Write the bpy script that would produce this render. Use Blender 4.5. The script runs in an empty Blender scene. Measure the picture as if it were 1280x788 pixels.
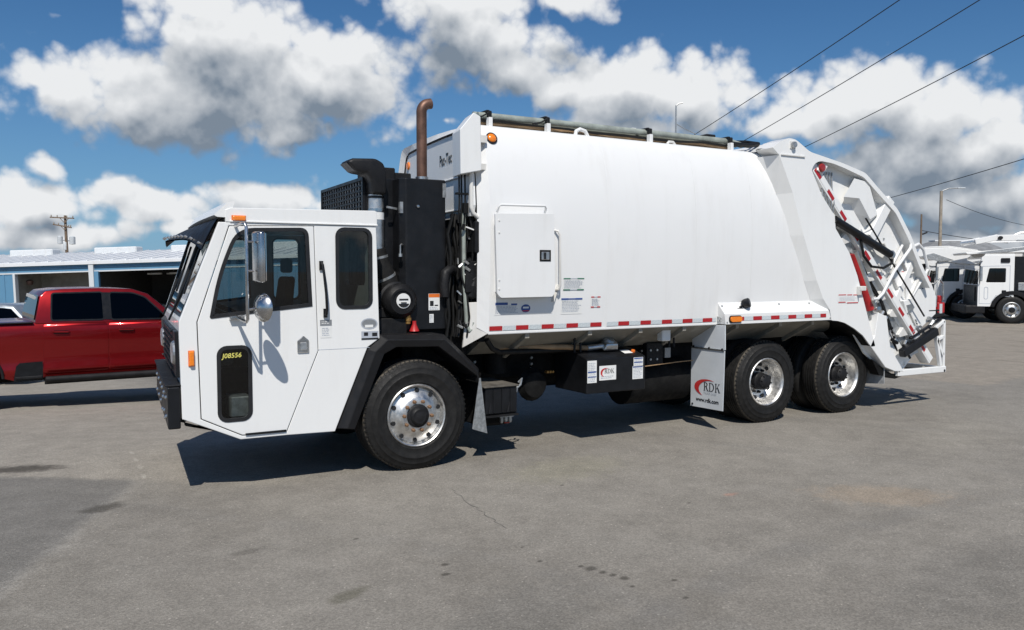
import bpy, bmesh, math, random
from mathutils import Vector, Matrix
from mathutils.geometry import tessellate_polygon

random.seed(7)
scn = bpy.context.scene
col = scn.collection
R = math.radians

# ------------------------------------------------------------------ camera
CAM = Vector((-3.141, -7.302, 1.92))
HEADING = R(60.0)
FH = Vector((math.cos(HEADING), math.sin(HEADING), 0))
RT = Vector((math.sin(HEADING), -math.cos(HEADING), 0))
cd = bpy.data.cameras.new('camera')
cam = bpy.data.objects.new('camera', cd)
col.objects.link(cam)
cam.location = CAM
cam.rotation_euler = (R(90 - 3.057), 0, HEADING - R(90))
cd.sensor_width = 36.0
cd.lens = 28.97
cd.clip_start = 0.05
cd.clip_end = 3000
scn.camera = cam
scn.view_settings.view_transform = 'Standard'
scn.view_settings.look = 'None'
scn.view_settings.exposure = 0.0
scn.view_settings.gamma = 1.0
scn.view_settings.use_curve_mapping = False
scn.cycles.max_bounces = 6
scn.cycles.diffuse_bounces = 3
scn.cycles.glossy_bounces = 3
scn.cycles.transparent_max_bounces = 12

# ------------------------------------------------------------------ sun
SUN = Vector((-0.52, -1.0, 1.40)).normalized()
sl = bpy.data.lights.new('sun', 'SUN')
sl.energy = 4.4
sl.angle = R(0.53)
sl.color = (1.0, 0.955, 0.885)
so = bpy.data.objects.new('sun', sl)
col.objects.link(so)
so.rotation_euler = (-SUN).to_track_quat('-Z', 'Y').to_euler()
so.location = (-20, -30, 40)

# ------------------------------------------------------------------ world : Nishita sky with procedural cumulus
world = bpy.data.worlds.new('World')
scn.world = world
world.use_nodes = True


class NT:
    """small helper for wiring shader nodes"""
    def __init__(self, tree):
        self.t = tree
        self.n = tree.nodes
        self.l = tree.links

    def new(self, typ, **kw):
        nd = self.n.new(typ)
        for k, v in kw.items():
            setattr(nd, k, v)
        return nd

    def put(self, sock, v):
        if isinstance(v, bpy.types.NodeSocket):
            self.l.new(v, sock)
        elif v is not None:
            sock.default_value = v

    def m(self, op, a, b=None, c=None, clamp=False):
        nd = self.new('ShaderNodeMath', operation=op, use_clamp=clamp)
        for i, v in enumerate((a, b, c)):
            self.put(nd.inputs[i], v)
        return nd.outputs[0]

    def v(self, op, a, b=None, out=0):
        nd = self.new('ShaderNodeVectorMath', operation=op)
        self.put(nd.inputs[0], a)
        if b is not None:
            self.put(nd.inputs[3] if op == 'SCALE' else nd.inputs[1], b)
        return nd.outputs[1] if op in ('LENGTH', 'DOT_PRODUCT', 'DISTANCE') else nd.outputs[0]

    def sstep(self, x, lo, hi, a=0.0, b=1.0):
        nd = self.new('ShaderNodeMapRange', interpolation_type='SMOOTHSTEP')
        self.put(nd.inputs['Value'], x)
        for k, vv in zip(('From Min', 'From Max', 'To Min', 'To Max'), (lo, hi, a, b)):
            self.put(nd.inputs[k], vv)
        return nd.outputs[0]

    def noise(self, vec, scale, detail=4, rough=0.5, dist=0.0, out='Fac'):
        nd = self.new('ShaderNodeTexNoise')
        if vec is not None:
            self.put(nd.inputs['Vector'], vec)
        nd.inputs['Scale'].default_value = scale
        nd.inputs['Detail'].default_value = detail
        nd.inputs['Roughness'].default_value = rough
        nd.inputs['Distortion'].default_value = dist
        return nd.outputs[out]

    def voro(self, vec, scale, detail=0.0, feature='F1', out='Distance', rnd=1.0):
        nd = self.new('ShaderNodeTexVoronoi', feature=feature)
        if vec is not None:
            self.put(nd.inputs['Vector'], vec)
        nd.inputs['Scale'].default_value = scale
        if 'Detail' in nd.inputs:
            nd.inputs['Detail'].default_value = detail
        nd.inputs['Randomness'].default_value = rnd
        return nd.outputs[out]

    def mix(self, f, a, b, blend='MIX'):
        nd = self.new('ShaderNodeMix', data_type='RGBA', blend_type=blend)
        self.put(nd.inputs[0], f)
        self.put(nd.inputs[6], a)
        self.put(nd.inputs[7], b)
        return nd.outputs[2]


def px_dir(px, py):
    """sky bearing (azimuth from the camera heading, elevation) of a cloud in the photograph, in radians"""
    az = math.atan((px - 640) / 1030)
    el = math.atan((339 - py) / 1030 * math.cos(az))
    return az, el


# cumulus: centre (x, y) and half size (rx, ry) in photograph units, weight
CLOUDS = [
    (250, 128, 235, 60, 1.0), (110, 112, 105, 46, .9), (410, 112, 105, 62, 1.0), (300, 50, 125, 60, .9),
    (370, 160, 135, 36, .8), (255, 8, 95, 34, .8), (430, 72, 70, 40, .9), (60, 105, 60, 30, .8),
    (85, 18, 85, 24, .12), (275, 84, 100, 52, .9),
    (590, 48, 110, 58, 1.0), (560, 10, 85, 42, 1.0), (645, 84, 75, 38, .9), (715, 8, 50, 24, .9),
    (770, 112, 88, 46, 1.0), (860, 122, 92, 46, 1.0), (700, 112, 50, 36, .8), (780, 158, 170, 26, .7),
    (1075, 132, 130, 50, 1.0), (1175, 152, 95, 50, 1.0), (1225, 192, 90, 45, 1.0), (990, 150, 90, 32, .8),
    (1130, 210, 170, 52, 1.0), (1240, 255, 110, 42, 1.0), (1190, 298, 170, 36, .9), (1150, 255, 120, 40, .9), (1310, 180, 60, 60, .9),
    (185, 258, 98, 32, .95), (335, 248, 85, 26, .95), (30, 258, 80, 34, .95), (67, 216, 28, 17, .85),
    (55, 296, 130, 24, .85), (240, 288, 150, 20, .7), (400, 250, 60, 18, .7), (560, 190, 40, 26, .5),
    (550, 150, 40, 18, .35),
]


def cloud_group(cheap=False):
    g = bpy.data.node_groups.new('cumulus_field', 'ShaderNodeTree')
    g.interface.new_socket('Dir', in_out='INPUT', socket_type='NodeSocketVector')
    g.interface.new_socket('Lift', in_out='INPUT', socket_type='NodeSocketFloat')
    g.interface.new_socket('Density', in_out='OUTPUT', socket_type='NodeSocketFloat')
    k = NT(g)
    gi = k.new('NodeGroupInput')
    go = k.new('NodeGroupOutput')
    d = gi.outputs['Dir']
    az = k.m('ARCTAN2', k.v('DOT_PRODUCT', d, tuple(RT)), k.v('DOT_PRODUCT', d, tuple(FH)))
    sx = k.new('ShaderNodeSeparateXYZ')
    k.put(sx.inputs[0], d)
    el = k.m('ADD', k.m('ARCSINE', sx.outputs[2]), gi.outputs['Lift'])
    # direction shifted upwards by the lift, for the noise
    up = k.new('ShaderNodeCombineXYZ')
    k.put(up.inputs[2], gi.outputs['Lift'])
    dd = k.v('ADD', d, up.outputs[0])
    cv = k.new('ShaderNodeCombineXYZ')
    k.put(cv.inputs[0], az)
    k.put(cv.inputs[1], el)
    warp = k.new('ShaderNodeTexNoise')
    k.put(warp.inputs['Vector'], dd)
    warp.inputs['Scale'].default_value = 9.0
    warp.inputs['Detail'].default_value = 3.0
    wv = k.v('MULTIPLY', k.v('SUBTRACT', warp.outputs['Color'], (.5, .5, .5)), (.07, .045, 0))
    p = k.v('ADD', cv.outputs[0], wv)
    acc = None
    for (cx, cy, rx, ry, w) in CLOUDS:
        a, e = px_dir(cx, cy)
        ra = rx / 1030 * math.cos(a) ** 2
        re = ry / 1030 * math.cos(a)
        q = k.v('MULTIPLY', k.v('SUBTRACT', p, (a, e, 0)), (1 / ra, 1 / re, 0))
        f = k.m('SUBTRACT', w + .25, k.v('LENGTH', q))
        acc = f if acc is None else k.m('SMOOTH_MAX', acc, f, .20)
    # the rest of the sky carries the same kind of cloud
    outside = k.m('MAXIMUM', k.sstep(k.m('ABSOLUTE', az), .60, .74), k.sstep(el, .36, .50))
    gen = k.m('MULTIPLY', k.m('SUBTRACT', k.noise(k.v('MULTIPLY', dd, (1, 1, 2.2)), 2.6, 3, .5), .57), 4.5)
    gen = k.m('SUBTRACT', gen, k.m('MULTIPLY', k.m('SUBTRACT', 1.0, outside), 6.0))
    acc = k.m('MAXIMUM', acc, gen)
    fb = k.m('SUBTRACT', k.noise(dd, 12.0, 3 if cheap else 9, .58), .5)
    bil = k.m('SUBTRACT', .42, k.voro(k.v('ADD', dd, k.v('SCALE', wv, .6)), 26.0, 0.0 if cheap else 2.5))
    den = k.m('ADD', acc, k.m('ADD', k.m('MULTIPLY', fb, .50 if cheap else .88), k.m('MULTIPLY', bil, .20 if cheap else .64)))
    if not cheap:
        den = k.m('ADD', den, k.m('MULTIPLY', k.m('SUBTRACT', k.noise(dd, 36.0, 4, .6), .5), .42))
    k.put(go.inputs[0], den)
    return g


wn = world.node_tree
wn.nodes.clear()
W = NT(wn)
sky = W.new('ShaderNodeTexSky', sky_type='NISHITA')
sky.sun_disc = False
sky.sun_elevation = math.asin(SUN.z)
sky.sun_rotation = math.atan2(SUN.x, SUN.y)
sky.air_density = 1.0
sky.dust_density = 0.25
sky.ozone_density = 1.6
SKY_STRENGTH = 0.05
tc = W.new('ShaderNodeTexCoord')
grp = cloud_group()
grp_cheap = cloud_group(True)


def field(lift, cheap=False):
    nd = W.new('ShaderNodeGroup')
    nd.node_tree = grp_cheap if cheap else grp
    W.put(nd.inputs['Dir'], tc.outputs['Generated'])
    nd.inputs['Lift'].default_value = lift
    return nd.outputs[0]


d0 = field(0.0)
d1 = field(0.022)
d2 = field(0.062, True)
alpha = W.sstep(d0, -.24, .27)
thick = W.m('ADD', W.m('MULTIPLY', d1, .20), W.m('MULTIPLY', d2, .80))
puff = W.m('SUBTRACT', W.noise(tc.outputs['Generated'], 21.0, 5, .6), .5)
mr_ = W.new('ShaderNodeMapRange', clamp=True)
W.put(mr_.inputs['Value'], W.m('ADD', thick, W.m('MULTIPLY', puff, .24)))
mr_.inputs['From Min'].default_value = -.08
mr_.inputs['From Max'].default_value = 1.0
shade = W.m('POWER', mr_.outputs[0], 1.1)
lit = W.m('SUBTRACT', d0, d1)
shade = W.m('SUBTRACT', shade, W.m('MULTIPLY', lit, .45), clamp=True)
ccol = W.mix(shade, (.83, .845, .86, 1), (.20, .25, .315, 1))
inv = 1.0 / SKY_STRENGTH
cscaled = W.mix(1.0, ccol, (inv, inv, inv, 1), 'MULTIPLY')
tinted = W.mix(1.0, sky.outputs[0], (.47, .98, 1.45, 1), 'MULTIPLY')
sepd = W.new('ShaderNodeSeparateXYZ')
W.put(sepd.inputs[0], tc.outputs['Generated'])
low = W.m('POWER', W.m('SUBTRACT', 1.0, W.m('ABSOLUTE', sepd.outputs[2]), clamp=True), 7.0)
airy = W.mix(1.0, (.25, .41, .61, 1), (inv, inv, inv, 1), 'MULTIPLY')
hazy = W.mix(W.m('MULTIPLY', low, .75), tinted, airy)
skyc = W.mix(alpha, hazy, cscaled)
bgn = W.new('ShaderNodeBackground')
W.put(bgn.inputs['Color'], skyc)
bgn.inputs['Strength'].default_value = SKY_STRENGTH
won = W.new('ShaderNodeOutputWorld')
wn.links.new(bgn.outputs[0], won.inputs[0])
world.cycles.sampling_method = 'MANUAL'
world.cycles.sample_map_resolution = 512

# ------------------------------------------------------------------ geometry helpers
ABS = {}


def mesh_obj(name, verts, faces, mat, parent=None, smooth=None, bevel=0.0, segs=1, label=None, recentre=True, normals=True):
    bm = bmesh.new()
    vs = [bm.verts.new(v) for v in verts]
    for f in faces:
        try:
            bm.faces.new([vs[i] for i in f])
        except ValueError:
            pass
    if normals:
        bmesh.ops.remove_doubles(bm, verts=bm.verts, dist=1e-5)
        bmesh.ops.recalc_face_normals(bm, faces=bm.faces)
    if bevel > 0:
        es = [e for e in bm.edges if len(e.link_faces) == 2 and e.calc_face_angle(0) > .45]
        if es:
            bmesh.ops.bevel(bm, geom=es, offset=bevel, segments=segs, affect='EDGES', profile=.5, clamp_overlap=True)
    me = bpy.data.meshes.new(name)
    bm.to_mesh(me)
    bm.free()
    return link_mesh(name, me, mat, parent, smooth, label, recentre)


def link_mesh(name, me, mat, parent=None, smooth=None, label=None, recentre=True):
    if mat is not None:
        me.materials.append(mat)
    c = Vector((0, 0, 0))
    if recentre and len(me.vertices):
        lo = Vector([min(v.co[i] for v in me.vertices) for i in range(3)])
        hi = Vector([max(v.co[i] for v in me.vertices) for i in range(3)])
        c = (lo + hi) / 2
        if parent is None:
            c.z = lo.z
        me.transform(Matrix.Translation(-c))
    if smooth is not None:
        for p in me.polygons:
            p.use_smooth = True
        me.set_sharp_from_angle(angle=R(smooth))
    o = bpy.data.objects.new(name, me)
    col.objects.link(o)
    ABS[o.name] = c
    if parent is not None:
        o.parent = parent
        o.location = c - ABS[parent.name]
    else:
        o.location = c
    if label:
        o['label'] = label
    return o


def thing(name, label, cat, base=(0, 0, 0), group=None, loc=None, rotz=0.0):
    """an Empty at the base of a thing; parts are given in the frame in which base is the Empty's place"""
    o = bpy.data.objects.new(name, None)
    col.objects.link(o)
    ABS[o.name] = Vector(base)
    o.location = Vector(base) if loc is None else Vector(loc)
    o.rotation_euler = (0, 0, rotz)
    o.empty_display_size = .3
    tag(o, label, cat, group)
    return o


def tag(o, label=None, cat=None, group=None, kind=None):
    if label:
        o['label'] = label
    if cat:
        o['category'] = cat
    if group:
        o['group'] = group
    if kind:
        o['kind'] = kind
    return o


def copy_tree(o, parent=None):
    c = o.copy()
    col.objects.link(c)
    if o.name in ABS:
        ABS[c.name] = ABS[o.name].copy()
    if parent is not None:
        c.parent = parent
    for ch in list(o.children):
        copy_tree(ch, c)
    return c


class MB:
    """collects simple solids; build() links them as ONE mesh object"""
    def __init__(self):
        self.v = []
        self.f = []

    def add(self, verts, faces):
        b = len(self.v)
        self.v += [tuple(x) for x in verts]
        self.f += [tuple(i + b for i in f) for f in faces]
        return self

    def box(self, x0, x1, y0, y1, z0, z1):
        return self.hexa([(x0, y0, z0), (x1, y0, z0), (x1, y1, z0), (x0, y1, z0), (x0, y0, z1), (x1, y0, z1), (x1, y1, z1), (x0, y1, z1)])

    def hexa(self, p):
        return self.add(p, [(0, 3, 2, 1), (4, 5, 6, 7), (0, 1, 5, 4), (1, 2, 6, 5), (2, 3, 7, 6), (3, 0, 4, 7)])

    def extr(self, loops, f0, f1):
        """plate with holes: loops[0] is the outline; f0/f1 map a 2-D point to the two faces"""
        pts = [p for lp in loops for p in lp]
        tri = tessellate_polygon([[Vector((p[0], p[1], 0)) for p in lp] for lp in loops])
        n = len(pts)
        vv = [f0(*p) for p in pts] + [f1(*p) for p in pts]
        ff = [tuple(t) for t in tri] + [tuple(i + n for i in reversed(t)) for t in tri]
        b = 0
        for lp in loops:
            m = len(lp)
            for i in range(m):
                j = (i + 1) % m
                ff.append((b + i, b + j, b + j + n, b + i + n))
            b += m
        return self.add(vv, ff)

    def prism_y(self, poly, y0, y1):
        return self.extr([poly], lambda a, b: (a, y0, b), lambda a, b: (a, y1, b))

    def prism_x(self, poly, x0, x1):
        return self.extr([poly], lambda a, b: (x0, a, b), lambda a, b: (x1, a, b))

    def prism_z(self, poly, z0, z1):
        return self.extr([poly], lambda a, b: (a, b, z0), lambda a, b: (a, b, z1))

    def tube(self, path, r, n=8, cap=True):
        path = [Vector(p) for p in path]
        rings = []
        up = None
        for i, p in enumerate(path):
            t = (path[min(i + 1, len(path) - 1)] - path[max(i - 1, 0)]).normalized()
            if up is None:
                up = t.orthogonal().normalized()
            up = (up - t * up.dot(t))
            if up.length < 1e-5:
                up = t.orthogonal()
            up.normalize()
            s = t.cross(up)
            rr = r[i] if isinstance(r, (list, tuple)) else r
            rings.append([p + (up * math.cos(2 * math.pi * k / n) + s * math.sin(2 * math.pi * k / n)) * rr for k in range(n)])
        vv = [q for ring in rings for q in ring]
        ff = []
        for i in range(len(rings) - 1):
            for k in range(n):
                k2 = (k + 1) % n
                ff.append((i * n + k, i * n + k2, (i + 1) * n + k2, (i + 1) * n + k))
        if cap:
            ff.append(tuple(range(n - 1, -1, -1)))
            ff.append(tuple((len(rings) - 1) * n + k for k in range(n)))
        return self.add(vv, ff)

    def cyl(self, p0, p1, r, n=16):
        return self.tube([p0, p1], r, n)

    def lathe(self, prof, org, axis, n=32):
        """prof: list of (radius, offset along axis)"""
        axis = Vector(axis).normalized()
        u = axis.orthogonal().normalized()
        w = axis.cross(u)
        org = Vector(org)
        vv, ff = [], []
        for (r, h) in prof:
            for k in range(n):
                a = 2 * math.pi * k / n
                vv.append(org + axis * h + (u * math.cos(a) + w * math.sin(a)) * max(r, 1e-4))
        for i in range(len(prof) - 1):
            for k in range(n):
                k2 = (k + 1) % n
                ff.append((i * n + k, i * n + k2, (i + 1) * n + k2, (i + 1) * n + k))
        return self.add(vv, ff)

    def bar(self, p0, p1, w, h, side=(0, 1, 0)):
        """rectangular bar from p0 to p1; w along side, h across"""
        p0, p1, side = Vector(p0), Vector(p1), Vector(side).normalized()
        t = (p1 - p0).normalized()
        up = side.cross(t).normalized()
        a, b = side * w / 2, up * h / 2
        return self.hexa([p0 - a - b, p0 + a - b, p0 + a + b, p0 - a + b, p1 - a - b, p1 + a - b, p1 + a + b, p1 - a + b])

    def quad(self, *p):
        return self.add(p, [tuple(range(len(p)))])

    def grid(self, rows):
        m = len(rows[0])
        vv = [p for r in rows for p in r]
        ff = [(i * m + j, i * m + j + 1, (i + 1) * m + j + 1, (i + 1) * m + j) for i in range(len(rows) - 1) for j in range(m - 1)]
        return self.add(vv, ff)

    def build(self, name, mat, parent=None, bevel=0.0, smooth=None, segs=1, label=None):
        return mesh_obj(name, self.v, self.f, mat, parent, smooth, bevel, segs, label)


def rrect(x0, x1, z0, z1, r, n=5):
    """rounded rectangle outline"""
    pts = []
    for (cx, cz, a0) in ((x1 - r, z1 - r, 0), (x0 + r, z1 - r, 90), (x0 + r, z0 + r, 180), (x1 - r, z0 + r, 270)):
        for i in range(n + 1):
            a = R(a0 + 90 * i / n)
            pts.append((cx + r * math.cos(a), cz + r * math.sin(a)))
    return pts


def rpoly(pts, r, n=4):
    """polygon with rounded corners; r one radius or one for each corner"""
    out = []
    m = len(pts)
    for i in range(m):
        p, a, b = Vector(pts[i]), Vector(pts[i - 1]), Vector(pts[(i + 1) % m])
        rr = r[i] if isinstance(r, (list, tuple)) else r
        if rr <= 0:
            out.append(tuple(p))
            continue
        da, db = (a - p).normalized(), (b - p).normalized()
        q0, q1 = p + da * rr, p + db * rr
        for k in range(n + 1):
            t = k / n
            q = q0 * (1 - t) ** 2 + p * 2 * t * (1 - t) + q1 * t * t
            out.append((q.x, q.y))
    return out


def inset(pts, d):
    """shrink a convex-ish outline towards its centre line by d"""
    m = len(pts)
    area = sum(pts[i][0] * pts[(i + 1) % m][1] - pts[(i + 1) % m][0] * pts[i][1] for i in range(m))
    s = 1 if area > 0 else -1
    out = []
    for i in range(m):
        p, a, b = Vector(pts[i]), Vector(pts[i - 1]), Vector(pts[(i + 1) % m])
        e0, e1 = (p - a).normalized(), (b - p).normalized()
        n0, n1 = Vector((-e0.y, e0.x)) * s, Vector((-e1.y, e1.x)) * s
        nn = (n0 + n1)
        if nn.length < 1e-6:
            nn = n0
        nn.normalize()
        k = max(.5, nn.dot(n0))
        q = p + nn * d / k
        out.append((q.x, q.y))
    return out


def text(s, size, mat, parent, origin, xdir, ydir, name='lettering', lift=.002, bold=0.0, shear=0.0, align='LEFT', depth=0.0, xs=1.0):
    cu = bpy.data.curves.new(name, 'FONT')
    cu.body = s
    cu.size = size
    cu.offset = bold
    cu.shear = shear
    cu.align_x = align
    cu.resolution_u = 3
    cu.extrude = depth
    tmp = bpy.data.objects.new('tmp_text', cu)
    col.objects.link(tmp)
    dg = bpy.context.evaluated_depsgraph_get()
    me = bpy.data.meshes.new_from_object(tmp.evaluated_get(dg))
    bpy.data.objects.remove(tmp)
    bpy.data.curves.remove(cu)
    xd, yd = Vector(xdir).normalized(), Vector(ydir).normalized()
    nz = xd.cross(yd)
    o = Vector(origin)
    for v in me.vertices:
        v.co = o + xd * (v.co.x * xs) + yd * v.co.y + nz * (lift + v.co.z)
    me.name = name
    me.materials.clear()
    return link_mesh(name, me, mat, parent)


# ------------------------------------------------------------------ materials
def principled(name):
    m = bpy.data.materials.new(name)
    m.use_nodes = True
    k = NT(m.node_tree)
    return m, k, m.node_tree.nodes['Principled BSDF']


def simple(name, c, rough=.5, metal=0.0, var=.12, scale=6.0, coat=0.0, bump=0.0, bscale=40.0, spec=.5):
    m, k, b = principled(name)
    o = k.new('ShaderNodeTexCoord').outputs['Object']
    nz = k.noise(o, scale, 6, .6)
    f = k.sstep(nz, .3, .7)
    lo = tuple(x * (1 - var) for x in c) + (1,)
    hi = tuple(min(1, x * (1 + var)) for x in c) + (1,)
    k.put(b.inputs['Base Color'], k.mix(f, lo, hi))
    k.put(b.inputs['Roughness'], k.sstep(k.noise(o, scale * 2.3, 4, .6), .25, .75, rough * .8, min(1, rough * 1.2)))
    b.inputs['Metallic'].default_value = metal
    b.inputs['Coat Weight'].default_value = coat
    b.inputs['Specular IOR Level'].default_value = spec
    if bump > 0:
        bn = k.new('ShaderNodeBump')
        bn.inputs['Strength'].default_value = bump
        bn.inputs['Distance'].default_value = .01
        k.put(bn.inputs['Height'], k.noise(o, bscale, 4, .6))
        k.put(b.inputs['Normal'], bn.outputs[0])
    return m


def painted(name, c, grime=(.45, .42, .37), amount=.25, rough=.32, wav=.012):
    """sprayed sheet metal: thin streaky grime, faint waviness"""
    m, k, b = principled(name)
    o = k.new('ShaderNodeTexCoord').outputs['Object']
    st = k.noise(k.v('MULTIPLY', o, (7, 7, .8)), 1.0, 6, .65)
    bl = k.noise(o, 1.7, 5, .6)
    g = k.m('MULTIPLY', k.sstep(k.m('MULTIPLY', st, k.m('ADD', bl, .45)), .44, .80), amount)
    speck = k.m('MULTIPLY', k.sstep(k.noise(o, 55, 3, .7), .68, .80), amount * .6)
    g = k.m('MAXIMUM', g, speck)
    k.put(b.inputs['Base Color'], k.mix(g, c + (1,), grime + (1,)))
    k.put(b.inputs['Roughness'], k.m('ADD', rough, k.m('MULTIPLY', k.noise(o, 9, 4), .12)))
    b.inputs['Coat Weight'].default_value = .25
    b.inputs['Coat Roughness'].default_value = .08
    bn = k.new('ShaderNodeBump')
    bn.inputs['Strength'].default_value = .5
    bn.inputs['Distance'].default_value = wav
    k.put(bn.inputs['Height'], k.noise(k.v('MULTIPLY', o, (1, 1, .6)), 1.6, 2, .5))
    k.put(b.inputs['Normal'], bn.outputs[0])
    return m


def glass(name, tint=(.42, .46, .46), refl=1.5):
    m = bpy.data.materials.new(name)
    m.use_nodes = True
    t = m.node_tree
    t.nodes.clear()
    k = NT(t)
    tr = k.new('ShaderNodeBsdfTransparent')
    tr.inputs[0].default_value = tint + (1,)
    gl = k.new('ShaderNodeBsdfGlossy')
    gl.inputs['Roughness'].default_value = .015
    gl.inputs['Color'].default_value = (.95, .95, .95, 1)
    fr = k.new('ShaderNodeFresnel')
    fr.inputs[0].default_value = refl
    mx = k.new('ShaderNodeMixShader')
    k.put(mx.inputs[0], fr.outputs[0])
    t.links.new(tr.outputs[0], mx.inputs[1])
    t.links.new(gl.outputs[0], mx.inputs[2])
    out = k.new('ShaderNodeOutputMaterial')
    t.links.new(mx.outputs[0], out.inputs[0])
    return m


M = {}
M['white'] = painted('white_paint', (.80, .80, .785), amount=.12)
M['white_body'] = painted('white_body_paint', (.78, .78, .77), amount=.11, rough=.40, wav=.02)
M['white_dirty'] = painted('grimy_white_paint', (.70, .69, .66), amount=.55, rough=.5)
M['under'] = painted('shaded_white_underbody', (.24, .225, .19), amount=.6, rough=.6)  # white paint, grimy; the shade below the body is put into its colour
M['black'] = simple('black_paint', (.007, .0075, .009), .42, var=.3, spec=.35)
M['black_dull'] = simple('dull_black_steel', (.010, .010, .011), .6, var=.4, bump=.2, spec=.3)
M['chassis'] = simple('chassis_black', (.007, .007, .007), .75, var=.5, bump=.3, spec=.2)
M['rubber'] = simple('tyre_rubber', (.013, .0125, .012), .62, var=.35, scale=14, bump=.3, bscale=120, spec=.28)
M['seal'] = simple('black_rubber_seal', (.012, .012, .013), .5)
M['plastic'] = simple('black_plastic', (.009, .009, .010), .50, bump=.15, bscale=160, spec=.3)
M['alu'] = simple('polished_aluminium', (.66, .65, .63), .46, 1.0, var=.22, scale=11)
M['alu_dull'] = simple('dull_aluminium', (.62, .62, .61), .42, 1.0, var=.15, scale=12)
M['chrome'] = simple('chrome', (.52, .52, .52), .26, 1.0, var=.2)
M['steel'] = simple('galvanised_steel', (.42, .43, .43), .5, .8, var=.25, scale=20)
M['rust'] = simple('rusty_nut', (.23, .13, .07), .75, .3, var=.4, scale=60)
M['stack'] = simple('heat_browned_steel', (.155, .085, .06), .5, .55, var=.35, scale=5)
M['red'] = simple('red_paint', (.42, .018, .02), .42)
M['tape_red'] = simple('red_reflective_tape', (.40, .015, .02), .35, var=.2, scale=80)
M['tape_silver'] = simple('silver_reflective_tape', (.55, .60, .62), .35, var=.12, scale=80)
M['amber'] = simple('amber_lens', (.85, .22, .012), .2, var=.1, scale=60, coat=.6)
M['red_lens'] = simple('red_lens', (.30, .02, .015), .25, coat=.5)
M['glass'] = glass('tinted_window_glass', (.50, .54, .53))
M['shield'] = glass('windscreen_glass', (.62, .66, .66), 1.75)
M['mirror'] = simple('mirror_glass', (.75, .76, .78), .03, 1.0, var=.01)
M['interior'] = simple('cab_lining', (.055, .055, .055), .8)
M['lining_grey'] = simple('cab_lining_grey', (.20, .215, .20), .8)
M['seat'] = simple('seat_cloth', (.035, .036, .04), .9)
M['paper'] = simple('white_decal', (.76, .76, .74), .5, var=.03)
M['ink'] = simple('black_ink', (.012, .012, .013), .5)
M['blue_ink'] = simple('blue_ink', (.03, .08, .28), .5)
M['green_ink'] = simple('green_ink', (.02, .16, .09), .5)
M['red_ink'] = simple('red_ink', (.52, .03, .03), .5)
M['grey_ink'] = simple('grey_ink', (.42, .45, .50), .5)
M['orange_ink'] = simple('orange_ink', (.72, .16, .02), .5)
M['yellow_ink'] = simple('yellow_marker', (.72, .66, .16), .6)
M['badge'] = simple('grey_badge', (.30, .31, .32), .35, .4)
M['hose'] = simple('hydraulic_hose', (.009, .009, .009), .55, spec=.3)
M['tan_hose'] = simple('tan_hose', (.34, .22, .12), .6, var=.2)
M['tube'] = simple('grey_green_tube', (.33, .36, .32), .5, .2, var=.2)
M['brass'] = simple('brass_fitting', (.45, .25, .08), .4, .8)
M['dusty'] = simple('dusty_black_steel', (.10, .09, .075), .8, var=.4, scale=5)
M['road_dust'] = simple('dusty_rubber', (.075, .064, .050), .9, var=.45, scale=12)
M['flap'] = simple('white_mud_flap', (.62, .65, .68), .4, var=.06, scale=3)
M['flap_grey'] = simple('grey_mud_flap', (.36, .37, .38), .6, var=.25, scale=10)

# ------------------------------------------------------------------ the refuse truck
TRUCK = thing('garbage_truck', 'large white rear loading garbage truck parked broadside in the middle of the yard', 'garbage truck', base=(3.0, 1.2, 0))
CW = 2.40          # overall width, near side at y = 0
HIPS = -1.2


def sk(x, y):
    """the cab front stands slightly askew in plan"""
    k = min(1.0, max(0.0, (HIPS - x) / .8))
    return x + .08 * y * k


def flat(poly, f):
    tri = tessellate_polygon([[Vector((p[0], p[1], 0)) for p in poly]])
    return MB().add([f(*p) for p in poly], [tuple(t) for t in tri])


# ---- cab shell
cab_o = [(-1.79, 2.335), (-2.12, 1.50), (-2.122, 1.39), (-2.11, .68), (-1.64, .462), (-1.24, .46), (-.80, .45), (-.48, 1.21), (-.36, 1.29), (-.385, 2.335)]
door_o = [(-1.703, 2.30), (-1.975, 1.49), (-1.957, .67), (-1.625, .50), (-1.245, .495), (-.952, 1.20), (-.978, 2.318)]
win_o = rpoly([(-1.64, 2.278), (-1.036, 2.296), (-1.008, 1.612), (-1.868, 1.527), (-1.795, 1.90)], [.14, .07, .0, .01, .2], 6)
low_o = rrect(-1.818, -1.545, .632, 1.272, .075)
rear_o = rrect(-.768, -.436, 1.58, 2.308, .075)
cab = MB()
cab.extr([cab_o, inset(door_o, -.007), rear_o], lambda a, b: (sk(a, 0), 0, b), lambda a, b: (sk(a, 0), .04, b))
CAB = cab.build('cab', M['white'], TRUCK, bevel=.006, segs=2)
MB().extr([cab_o, win_o, rear_o], lambda a, b: (sk(a, CW), CW, b), lambda a, b: (sk(a, CW), CW - .04, b)).build('cab_side', M['white'], TRUCK, bevel=.003)
# underfloor and rear wall
fl = MB()
fl.add([(sk(x, y), y, z) for (x, z) in ((-2.08, .70), (-1.63, .475), (-.81, .465), (-.50, 1.19), (-.40, 1.28)) for y in (.04, CW - .04)],
       [(0, 1, 3, 2), (2, 3, 5, 4), (4, 5, 7, 6), (6, 7, 9, 8)])
fl.build('cab_floor', M['interior'], TRUCK)
MB().extr([[(.041, 1.28), (CW - .041, 1.28), (CW - .041, 2.33), (.041, 2.33)], rrect(.16, .75, 1.78, 2.24, .06, 3), rrect(.95, 1.45, 1.78, 2.24, .06, 3), rrect(1.65, 2.24, 1.78, 2.24, .06, 3)], lambda a, b: (-.44, a, b), lambda a, b: (-.40, a, b)).build('cab_back_wall', M['lining_grey'], TRUCK)
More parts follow.
